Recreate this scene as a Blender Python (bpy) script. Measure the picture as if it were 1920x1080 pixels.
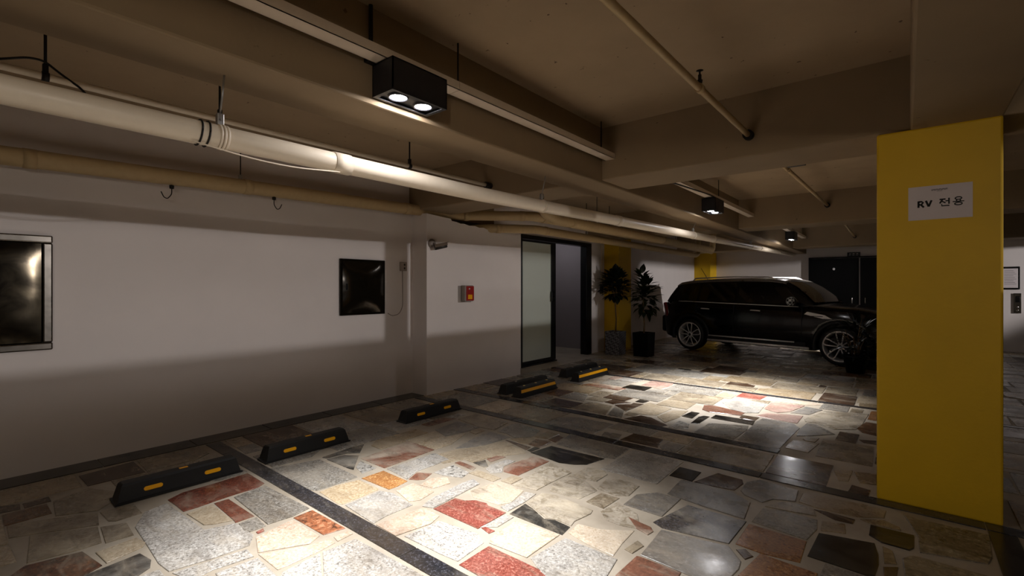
import bpy, bmesh, math, random
from mathutils import Vector, Matrix

# ------------------------------------------------------------------ scene reset
for o in list(bpy.data.objects):
    bpy.data.objects.remove(o, do_unlink=True)
scene = bpy.context.scene
COL = scene.collection
random.seed(11)

# ------------------------------------------------------------------ camera
cam_d = bpy.data.cameras.new('camera'); cam = bpy.data.objects.new('camera', cam_d); COL.objects.link(cam)
cam.location = (0, 0, 1.35)
cam.rotation_euler = (math.radians(90), 0, math.radians(39.6))
cam_d.sensor_width = 36.0
cam_d.lens = 893 / 1920 * 36.0
cam_d.clip_start = 0.05; cam_d.clip_end = 100
scene.camera = cam

# ------------------------------------------------------------------ view, world
vs = scene.view_settings
vs.view_transform = 'Standard'; vs.look = 'None'; vs.gamma = 1.0; vs.exposure = 0.0; vs.use_curve_mapping = False
W = bpy.data.worlds.new('world'); scene.world = W; W.use_nodes = True
W.node_tree.nodes['Background'].inputs[0].default_value = (1.0, 0.72, 0.46, 1)
W.node_tree.nodes['Background'].inputs[1].default_value = 0.002

# ------------------------------------------------------------------ unseen lamps, most of them added
def light(kind, name, loc, energy, color, size=0.1, aim=None, **kw):
    d = bpy.data.lights.new(name, kind); d.energy = energy; d.color = color
    if kind == 'AREA':
        d.size = size
    else:
        d.shadow_soft_size = size
    for k, v in kw.items(): setattr(d, k, v)
    o = bpy.data.objects.new(name, d); COL.objects.link(o); o.location = loc
    if aim is not None:
        o.rotation_euler = (Vector(aim) - Vector(loc)).to_track_quat('-Z', 'Y').to_euler()
    return o
COOL = (1.0, 0.95, 0.94)
# lamps added out of view to light the walls over the top of the blocker
light('SPOT', 'unseen_side_lamp', (11.0, 4.55, 2.52), 1450, COOL, 0.07, aim=(-4.9, .8, 1.4), spot_size=math.radians(24), spot_blend=0.25)
light('SPOT', 'unseen_side_lamp', (11.0, 5.74, 2.52), 1450, COOL, 0.07, aim=(-4.9, 6.2, 1.4), spot_size=math.radians(20), spot_blend=0.2)
light('SPOT', 'unseen_side_lamp', (11.0, 10.5, 2.52), 3200, COOL, 0.07, aim=(-4.0, 14.2, 1.6), spot_size=math.radians(26), spot_blend=0.3)
# fill lamps added behind the camera for pillar and left wall, lamp of the vestibule behind the glass door
light('SPOT', 'added_fill_lamp', (1.9, -1.1, 2.32), 70, (1.0, 0.93, 0.84), 0.05, aim=(1.9, -1.1, 0), spot_size=math.radians(80), spot_blend=1.0)
light('POINT', 'vestibule_lamp', (-6.0, 8.2, 2.35), 9, (0.95, 0.95, 1.0), 0.1)
light('POINT', 'added_fill_lamp', (1.3, -1.7, 2.18), 78, (1.0, 0.88, 0.74), 0.12)

# ------------------------------------------------------------------ helpers
def tag(o, label=None, cat=None, group=None, kind=None):
    if label: o['label'] = label
    if cat: o['category'] = cat
    if group: o['group'] = group
    if kind: o['kind'] = kind
    return o
def empty(name, loc=(0, 0, 0), rz=0.0):
    o = bpy.data.objects.new(name, None); COL.objects.link(o); o.location = loc; o.rotation_euler = (0, 0, rz)
    o.empty_display_size = 0.1
    return o
def link(name, me, parent=None, loc=(0, 0, 0), rot=(0, 0, 0)):
    o = bpy.data.objects.new(name, me); COL.objects.link(o); o.location = loc; o.rotation_euler = rot
    if parent is not None: o.parent = parent
    return o
def basis(d):
    d = Vector(d).normalized()
    u = d.cross(Vector((0, 0, 1)))
    if u.length < 1e-3: u = d.cross(Vector((0, 1, 0)))
    u.normalize(); return d, u, u.cross(d).normalized()
class MB:
    def __init__(s): s.v = []; s.f = []; s.m = []; s.sm = []
    def face(s, idx, mi=0, smooth=False): s.f.append(tuple(idx)); s.m.append(mi); s.sm.append(smooth)
    def box(s, a, b, mi=0):
        x0, y0, z0 = a; x1, y1, z1 = b; n = len(s.v)
        s.v += [(x0,y0,z0),(x1,y0,z0),(x1,y1,z0),(x0,y1,z0),(x0,y0,z1),(x1,y0,z1),(x1,y1,z1),(x0,y1,z1)]
        for q in ((0,3,2,1),(4,5,6,7),(0,1,5,4),(1,2,6,5),(2,3,7,6),(3,0,4,7)): s.face([n+i for i in q], mi)
        return s
    def bbox(s, a, b, bev=0.004, mi=0):
        """box with chamfered edges"""
        bm = bmesh.new(); bmesh.ops.create_cube(bm, size=1)
        for v in bm.verts:
            v.co = Vector([(a[i]+b[i])/2 + v.co[i]*(b[i]-a[i]) for i in range(3)])
        bmesh.ops.bevel(bm, geom=bm.edges[:], offset=bev, segments=2, affect='EDGES', profile=0.5)
        s.addbm(bm, mi); return s
    def addbm(s, bm, mi=0, smooth=False, mat=None):
        n = len(s.v); bm.verts.index_update()
        for v in bm.verts: s.v.append(tuple(mat @ v.co if mat else v.co))
        for f in bm.faces: s.face([n+v.index for v in f.verts], mi, smooth)
        bm.free(); return s
    def prism(s, poly, z0, z1, inset=0.0, mi=0):
        """polygon (counter clockwise in xy) extruded in z, with an optional chamfered top"""
        k = len(poly); n = len(s.v)
        s.v += [(x, y, z0) for x, y in poly]
        if inset > 0:
            cx = sum(p[0] for p in poly)/k; cy = sum(p[1] for p in poly)/k
            s.v += [(x, y, z1-inset*0.6) for x, y in poly]
            for x, y in poly:
                d = math.hypot(x-cx, y-cy) or 1; f = max(0.5, 1-inset*1.4/d)
                s.v.append((cx+(x-cx)*f, cy+(y-cy)*f, z1))
            rings = 3
        else:
            s.v += [(x, y, z1) for x, y in poly]; rings = 2
        for r in range(rings-1):
            for i in range(k):
                j = (i+1) % k
                s.face((n+r*k+i, n+r*k+j, n+(r+1)*k+j, n+(r+1)*k+i), mi)
        s.face([n+(rings-1)*k+i for i in range(k)], mi)
        return s
    def tube(s, path, r, seg=12, mi=0, cap=True, smooth=True):
        path = [Vector(p) for p in path]; m = len(path)
        rr = r if isinstance(r, (list, tuple)) else [r]*m
        n = len(s.v); u = None
        for i, p in enumerate(path):
            t = (path[min(i+1, m-1)] - path[max(i-1, 0)]).normalized()
            if u is None: _, u, _w = basis(t)
            else:
                u = u - t*u.dot(t)
                if u.length < 1e-4: _, u, _w = basis(t)
                u.normalize()
            w = t.cross(u)
            for k in range(seg):
                a = 2*math.pi*k/seg
                s.v.append(tuple(p + (u*math.cos(a) + w*math.sin(a))*rr[i]))
        for i in range(m-1):
            for k in range(seg):
                k2 = (k+1) % seg
                s.face((n+i*seg+k, n+i*seg+k2, n+(i+1)*seg+k2, n+(i+1)*seg+k), mi, smooth)
        if cap:
            s.face([n+k for k in range(seg)][::-1], mi); s.face([n+(m-1)*seg+k for k in range(seg)], mi)
        return s
    def lathe(s, prof, seg=24, axis='z', org=(0, 0, 0), mi=0, smooth=True):
        """profile of (radius, height); ends with radius 0 close"""
        n = len(s.v); o = Vector(org)
        for (r, h) in prof:
            for k in range(seg):
                a = 2*math.pi*k/seg; c_, s_ = r*math.cos(a), r*math.sin(a)
                p = {'z': (c_, s_, h), 'y': (c_, h, s_), 'x': (h, c_, s_)}[axis]
                s.v.append(tuple(o + Vector(p)))
        for i in range(len(prof)-1):
            for k in range(seg):
                k2 = (k+1) % seg
                s.face((n+i*seg+k, n+i*seg+k2, n+(i+1)*seg+k2, n+(i+1)*seg+k), mi, smooth)
        return s
    def build(s, name, mats, parent=None, loc=(0, 0, 0), rot=(0, 0, 0), fix=True):
        me = bpy.data.meshes.new(name); me.from_pydata(s.v, [], s.f)
        if not isinstance(mats, (list, tuple)): mats = [mats]
        for m in mats: me.materials.append(m)
        for p, mi, sm in zip(me.polygons, s.m, s.sm):
            p.material_index = mi; p.use_smooth = sm
        if fix:
            bm = bmesh.new(); bm.from_mesh(me); bmesh.ops.recalc_face_normals(bm, faces=bm.faces); bm.to_mesh(me); bm.free()
        me.update()
        return link(name, me, parent, loc, rot)
def bevel(o, w=0.004, seg=2):
    m = o.modifiers.new('bevel', 'BEVEL'); m.width = w; m.segments = seg; m.limit_method = 'ANGLE'; return o
def ccw(poly):
    a = sum(poly[i][0]*poly[(i+1) % len(poly)][1] - poly[(i+1) % len(poly)][0]*poly[i][1] for i in range(len(poly)))
    return poly if a > 0 else poly[::-1]
def arc(c, r, a0, a1, n, u, v):
    c = Vector(c); u = Vector(u); v = Vector(v)
    return [c + u*(r*math.cos(a0+(a1-a0)*i/n)) + v*(r*math.sin(a0+(a1-a0)*i/n)) for i in range(n+1)]
def bend(pts, r=0.12, n=5):
    """polyline with rounded corners"""
    pts = [Vector(p) for p in pts]; out = [pts[0]]
    for i in range(1, len(pts)-1):
        a, b, c_ = pts[i-1], pts[i], pts[i+1]
        d1 = (a-b).normalized(); d2 = (c_-b).normalized()
        k = min(r, (a-b).length*.45, (c_-b).length*.45)
        p, q = b+d1*k, b+d2*k
        for j in range(n+1):
            t = j/n; out.append(p*(1-t)**2 + b*2*t*(1-t) + q*t*t)
    out.append(pts[-1]); return out

# ------------------------------------------------------------------ materials
def lin(c):
    return tuple(((x/255)/12.92 if x/255 <= .04045 else ((x/255+.055)/1.055)**2.4) for x in c) + (1,)
class NT:
    def __init__(s, name):
        s.mat = bpy.data.materials.new(name); s.mat.use_nodes = True; s.t = s.mat.node_tree; s.n = s.t.nodes; s.l = s.t.links
        s.b = s.n['Principled BSDF']
    def new(s, typ, **kw):
        x = s.n.new(typ)
        for k, v in kw.items():
            if k.startswith('i_'): x.inputs[int(k[2:]) if k[2:].isdigit() else k[2:].replace('_', ' ')].default_value = v
            else: setattr(x, k, v)
        return x
    def ln(s, a, b): s.l.new(a, b)
    def pos(s):
        g = s.new('ShaderNodeNewGeometry'); return g.outputs['Position']
    def noise(s, scale, detail=4, rough=.55, vec=None, dist=0):
        x = s.new('ShaderNodeTexNoise'); x.inputs['Scale'].default_value = scale; x.inputs['Detail'].default_value = detail
        x.inputs['Roughness'].default_value = rough; x.inputs['Distortion'].default_value = dist
        if vec is not None: s.ln(vec, x.inputs['Vector'])
        return x.outputs['Fac']
    def ramp(s, fac, stops):
        x = s.new('ShaderNodeValToRGB'); e = x.color_ramp.elements
        while len(e) > 1: e.remove(e[-1])
        e[0].position = stops[0][0]; e[0].color = stops[0][1]
        for p, c in stops[1:]:
            q = e.new(p); q.color = c
        s.ln(fac, x.inputs[0]); return x.outputs[0]
    def mix(s, fac, a, b, typ='MIX'):
        x = s.new('ShaderNodeMix', data_type='RGBA', blend_type=typ)
        for sock, v in ((x.inputs[0], fac), (x.inputs[6], a), (x.inputs[7], b)):
            if isinstance(v, (int, float, tuple)): sock.default_value = v
            else: s.ln(v, sock)
        return x.outputs[2]
    def rng(s, fac, a, b, c, d):
        x = s.new('ShaderNodeMapRange'); s.ln(fac, x.inputs[0])
        for i, v in zip((1, 2, 3, 4), (a, b, c, d)): x.inputs[i].default_value = v
        return x.outputs[0]
    def bump(s, h, strength=.2, dist=.01):
        x = s.new('ShaderNodeBump'); x.inputs['Strength'].default_value = strength; x.inputs['Distance'].default_value = dist
        s.ln(h, x.inputs['Height']); s.ln(x.outputs[0], s.b.inputs['Normal'])
    def set(s, **kw):
        for k, v in kw.items():
            sock = s.b.inputs[k.replace('_', ' ')]
            if isinstance(v, (int, float, tuple)): sock.default_value = v
            else: s.ln(v, sock)
        return s
G = lambda v: (v, v, v, 1)
def paint(name, col, rough=.6, var=.12, scale=1.5, bump=.15, bscale=60, spots=None):
    t = NT(name); P = t.pos(); c = lin(col)
    a = t.noise(scale, 5, .6, P); f = t.rng(a, .3, .7, 0, 1)
    col2 = tuple(x*(1-var*2) for x in c[:3]) + (1,)
    out = t.mix(f, col2, c)
    if spots:
        b = t.noise(spots[0], 3, .6, P); m = t.rng(b, spots[1], spots[1]+.03, 0, 1)
        out = t.mix(m, out, lin(spots[2]))
    t.set(Base_Color=out, Roughness=rough)
    if bump: t.bump(t.noise(bscale, 3, .6, P), bump, .004)
    return t.mat
def plain(name, col, rough=.5, metal=0.0, coat=0.0, var=.06):
    t = NT(name); P = t.pos(); c = lin(col)
    f = t.noise(22, 3, .6, P)
    t.set(Base_Color=t.mix(f, tuple(x*(1-var) for x in c[:3])+(1,), tuple(min(1, x*(1+var)) for x in c[:3])+(1,)), Metallic=metal,
          Roughness=t.rng(t.noise(9, 3, .6, P), .2, .8, max(0.02, rough*.8), min(1, rough*1.2)))
    if coat: t.set(Coat_Weight=coat, Coat_Roughness=.03)
    return t.mat
M = {}
M['white_wall'] = paint('white_wall_paint', (226, 218, 214), .75, .05, .8, .12, 40)
M['concrete'] = paint('unseen_wall_concrete', (92, 88, 82), .8, .1, 1.0, .2, 30)  # dull grey of the added blocker wall and the unseen right wall
M['cream'] = paint('cream_concrete_paint', (174, 151, 120), .8, .10, 1.2, .25, 30, spots=(16, .695, (90, 70, 48)))
M['beam'] = paint('beige_beam_paint', (152, 131, 102), .8, .10, 1.0, .25, 30, spots=(9, .73, (110, 90, 66)))
M['yellow'] = paint('yellow_pillar_paint', (224, 180, 6), .55, .07, 1.6, .18, 45, spots=(2.3, .735, (150, 106, 10)))
M['pipe'] = plain('white_pipe_plastic', (226, 212, 190), .42)
M['pipe_old'] = plain('cream_pipe_wrap', (186, 162, 120), .6, var=.12)
M['galv'] = plain('galvanised_steel', (170, 168, 165), .4, .8)
M['white_metal'] = plain('white_coated_metal', (225, 210, 190), .45)
M['dark_rod'] = plain('dark_steel', (28, 24, 20), .55, .3)
M['black_metal'] = plain('black_lamp_metal', (26, 27, 32), .5)
M['black'] = plain('black_gloss', (5, 5, 6), .25)
M['black_door'] = plain('black_door_steel', (5, 5, 5), .4)
M['black_door'].node_tree.nodes['Principled BSDF'].inputs['Specular IOR Level'].default_value = .15
M['frame_black'] = plain('black_aluminium', (6, 6, 7), .4)
M['chrome'] = plain('chrome', (225, 222, 220), .16, 1.0)
M['stainless'] = plain('stainless_steel', (128, 122, 114), .22, 1.0)
M['rubber'] = paint('black_rubber', (13, 12, 11), .6, .25, 9, .3, 80)
M['rubber_dusty'] = paint('dusty_black_rubber', (30, 28, 24), .75, .35, 12, .3, 80)
M['amber'] = plain('amber_reflector', (240, 170, 10), .35)
M['paper'] = plain('white_paper', (214, 204, 204), .7, var=.02)
M['ink'] = plain('black_ink', (14, 12, 12), .7)
M['grey_ink'] = plain('grey_ink', (90, 84, 84), .7)
M['soil'] = paint('potting_soil', (40, 28, 18), .95, .4, 30, .6, 60)
M['red'] = plain('red_alarm_plastic', (150, 20, 14), .35)
M['grey_plastic'] = plain('grey_plastic', (150, 140, 132), .5)
M['dark_plastic'] = plain('dark_plastic', (40, 34, 28), .5)
M['bark'] = paint('pale_bark', (120, 92, 60), .8, .25, 20, .4, 90)
def emis(name, col, st):
    t = NT(name); t.set(Base_Color=lin(col), Emission_Color=lin(col), Emission_Strength=st, Roughness=.4); return t.mat
M['lens'] = emis('lit_lamp_lens', (255, 252, 255), 260)

def granite(name, base, dark, light_, spk=160, amt=.5, smear=0.0, smear_col=(192, 181, 163), mott=0.0, mott_col=(30, 20, 14), rough=(.16, .42)):
    t = NT(name); P = t.pos(); b = lin(base)
    s1 = t.noise(spk*.62, 3, .75, P)
    sp = t.ramp(s1, [(.38, lin(dark)), (.455, b), (.545, b), (.62, lin(light_))])
    big = t.noise(7, 4, .6, P)
    c = t.mix(min(1, amt*1.35), b, sp)
    c = t.mix(t.rng(big, .35, .7, 0, .35), c, tuple(x*.62 for x in b[:3])+(1,))
    if mott:
        mp = t.noise(9, 6, .68, P, 1.2); c = t.mix(t.rng(mp, .5, .58, 0, mott), c, lin(mott_col))
    oi = t.new('ShaderNodeObjectInfo')
    c = t.mix(t.rng(oi.outputs['Random'], 0, 1, 0, .30), c, tuple(x*.45 for x in b[:3])+(1,))
    sm_ = t.rng(t.noise(2.6, 6, .62, P, .7), .47, .66, 0, 1)
    if smear: c = t.mix(t.rng(sm_, 0, 1, .10*smear, smear), c, lin(smear_col))
    mpg = t.new('ShaderNodeMapping'); mpg.inputs['Rotation'].default_value = (0, 0, .5); mpg.inputs['Scale'].default_value = (1.0, 3.2, 1.0)
    t.ln(P, mpg.inputs[0])
    film = t.rng(t.noise(3.1, 7, .68, mpg.outputs[0], .9), .50, .68, 0, .38 if smear > .1 else .14)
    c = t.mix(film, c, lin((168, 156, 136)))
    wet = t.rng(t.noise(4.3, 6, .66, mpg.outputs[0], 1.1), .54, .70, 0, .42 if smear > .1 else .1)
    c = t.mix(wet, c, lin((72, 60, 46)))
    grime = t.rng(t.noise(1.1, 5, .6, P, .4), .46, .76, 0, .7)
    c = t.mix(grime, c, lin((66, 55, 43)))
    t.set(Base_Color=c, Roughness=t.rng(t.noise(3.4, 5, .65, P), .3, .7, rough[0], rough[1]))
    t.bump(t.noise(90, 3, .6, P), .10, .002)
    return t.mat
ST = {
 'GL': granite('stone_light_grey', (172, 168, 161), (92, 88, 83), (218, 215, 209), 130, .75, .35),
 'GR': granite('stone_grey', (132, 127, 118), (62, 60, 56), (184, 181, 174), 125, .75, .3),
 'GD': granite('stone_dark_speckled', (110, 100, 84), (30, 26, 20), (170, 160, 138), 60, .9, .3),
 'SL': granite('stone_slate_blue', (116, 113, 108), (92, 89, 86), (165, 162, 158), 90, .5, .45, (178, 166, 148)),
 'BE': granite('stone_beige', (178, 162, 136), (128, 106, 76), (214, 202, 180), 120, .6, .25),
 'TN': granite('stone_tan', (186, 166, 134), (140, 112, 78), (222, 208, 184), 120, .6, .1),
 'PE': granite('stone_peach', (202, 180, 158), (164, 130, 106), (228, 216, 204), 120, .6, .1),
 'TP': granite('stone_pale_taupe', (202, 186, 164), (160, 138, 110), (226, 216, 200), 130, .6, .4),
 'OR': granite('stone_orange', (174, 122, 74), (140, 84, 34), (232, 186, 124), 120, .7, .0),
 'RD': granite('stone_red', (138, 68, 56), (96, 38, 31), (192, 128, 112), 140, .75, .15, (196, 170, 156)),
 'RB': granite('stone_red_brown', (108, 46, 26), (60, 22, 12), (140, 74, 50), 120, .5, .25, rough=(.12, .3)),
 'RS': granite('stone_rusty', (122, 66, 44), (70, 30, 18), (160, 104, 80), 100, .6, .75),
 'PK': granite('stone_pink', (160, 126, 114), (118, 80, 70), (210, 176, 164), 110, .6, .5),
 'MU': granite('stone_mottled_brown', (84, 44, 26), (34, 16, 10), (140, 96, 66), 60, .7, .35, (150, 124, 96), .9, (22, 12, 8)),
 'MS': granite('stone_brown_black_speckled', (160, 96, 62), (24, 14, 10), (206, 150, 112), 42, 1.0, .0, mott=.55, mott_col=(40, 24, 16)),
 'BM': granite('stone_black_marbled', (24, 23, 23), (8, 8, 8), (70, 68, 66), 90, .6, .55, (170, 164, 152)),
 'BB': granite('stone_blue_black', (46, 44, 50), (20, 18, 22), (110, 106, 116), 110, .7, .6, (170, 164, 148)),
 'BK': granite('stone_black', (14, 13, 12), (6, 6, 6), (34, 32, 30), 120, .5, .06, rough=(.1, .3)),
 'DB': granite('stone_dark_brown', (62, 38, 22), (30, 16, 8), (96, 66, 44), 110, .5, .2, rough=(.12, .34)),
 'TB': granite('stone_tan_brown', (146, 96, 52), (84, 46, 22), (190, 144, 96), 110, .8, .06),
 'TBD': granite('stone_brown', (92, 58, 28), (50, 28, 12), (130, 90, 52), 110, .6, .15),
 'TB2': granite('stone_dull_brown', (148, 128, 98), (96, 76, 50), (184, 168, 138), 110, .6, .35),
 'DS': granite('stone_stained', (140, 128, 110), (86, 72, 54), (178, 168, 148), 90, .6, .55, (182, 168, 142), .6, (92, 78, 56)),
 'DL': granite('stone_stained_pale', (172, 162, 146), (120, 106, 84), (200, 192, 176), 90, .5, .8, (196, 184, 162), .7, (104, 90, 64)),
 'SP': granite('stone_salt_pepper', (170, 166, 158), (20, 18, 16), (214, 210, 202), 48, 1.0, .1),
 'ST': granite('stone_stripe_black', (34, 34, 38), (16, 16, 18), (84, 84, 92), 130, .6, .10, (120, 114, 104), rough=(.14, .36)),
}
def grout_mat():
    t = NT('cement_grout'); P = t.pos()
    c = t.mix(t.noise(3, 6, .6, P), lin((124, 113, 96)), lin((184, 174, 158)))
    c = t.mix(t.rng(t.noise(1.1, 5, .6, P, .4), .5, .78, 0, .55), c, lin((70, 57, 43)))
    t.set(Base_Color=c, Roughness=t.rng(t.noise(4, 4, .6, P), .3, .7, .4, .7)); t.bump(t.noise(60, 4, .6, P), .3, .003)
    return t.mat
M['grout'] = grout_mat()
def lattice_mat():
    t = NT('woven_lattice_pot'); tc = t.new('ShaderNodeTexCoord'); mp = t.new('ShaderNodeMapping'); mp.inputs['Rotation'].default_value = (.785, .785, .785)
    t.ln(tc.outputs['Object'], mp.inputs[0]); ck = t.new('ShaderNodeTexChecker'); ck.inputs['Scale'].default_value = 26; t.ln(mp.outputs[0], ck.inputs[0])
    ck.inputs[1].default_value = lin((120, 118, 120)); ck.inputs[2].default_value = lin((62, 60, 62))
    t.set(Base_Color=ck.outputs[0], Roughness=.45); t.bump(ck.outputs[1], .3, .01); return t.mat
M['lattice'] = lattice_mat()
def leaf_mat(name, a, b):
    t = NT(name); oi = t.new('ShaderNodeObjectInfo')
    t.set(Base_Color=t.mix(oi.outputs['Random'], lin(a), lin(b)), Roughness=.38); return t.mat
M['leaf'] = leaf_mat('fig_leaf', (12, 20, 8), (34, 46, 17))
M['leaf_dark'] = leaf_mat('dark_leaf', (7, 11, 6), (20, 26, 12))
def frosted():
    t = NT('frosted_glass'); P = t.pos()
    t.set(Base_Color=lin((208, 216, 206)), Roughness=t.rng(t.noise(5, 4, .6, P), .3, .7, .16, .24), Transmission_Weight=.06, IOR=1.45)
    return t.mat
M['frosted'] = frosted()
def glass_dark():
    t = NT('tinted_car_glass'); P = t.pos()
    t.set(Base_Color=t.mix(t.noise(2, 2, .5, P), lin((3, 3, 3)), lin((6, 8, 7))), Roughness=.05, Metallic=0, Coat_Weight=1.0, Coat_Roughness=.02); return t.mat
M['car_glass'] = glass_dark()
M['car_paint'] = plain('black_car_paint', (2, 2, 4), .18, .0, .15)
M['car_roof'] = plain('grey_roof_paint', (118, 112, 106), .3, .4, .6)
M['alloy'] = plain('alloy_wheel', (225, 222, 220), .35, .35)
M['tail'] = plain('red_tail_lens', (130, 6, 10), .2, 0, 1.0)
M['headlens'] = plain('headlight_lens', (190, 185, 170), .1, .6, 1.0)
M['clad'] = plain('matt_black_cladding', (10, 10, 11), .6)
M['silver_trim'] = plain('silver_trim', (242, 238, 234), .3, .2)
M['fabric_dark'] = plain('brake_dark', (46, 38, 30), .6, .4)

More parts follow.
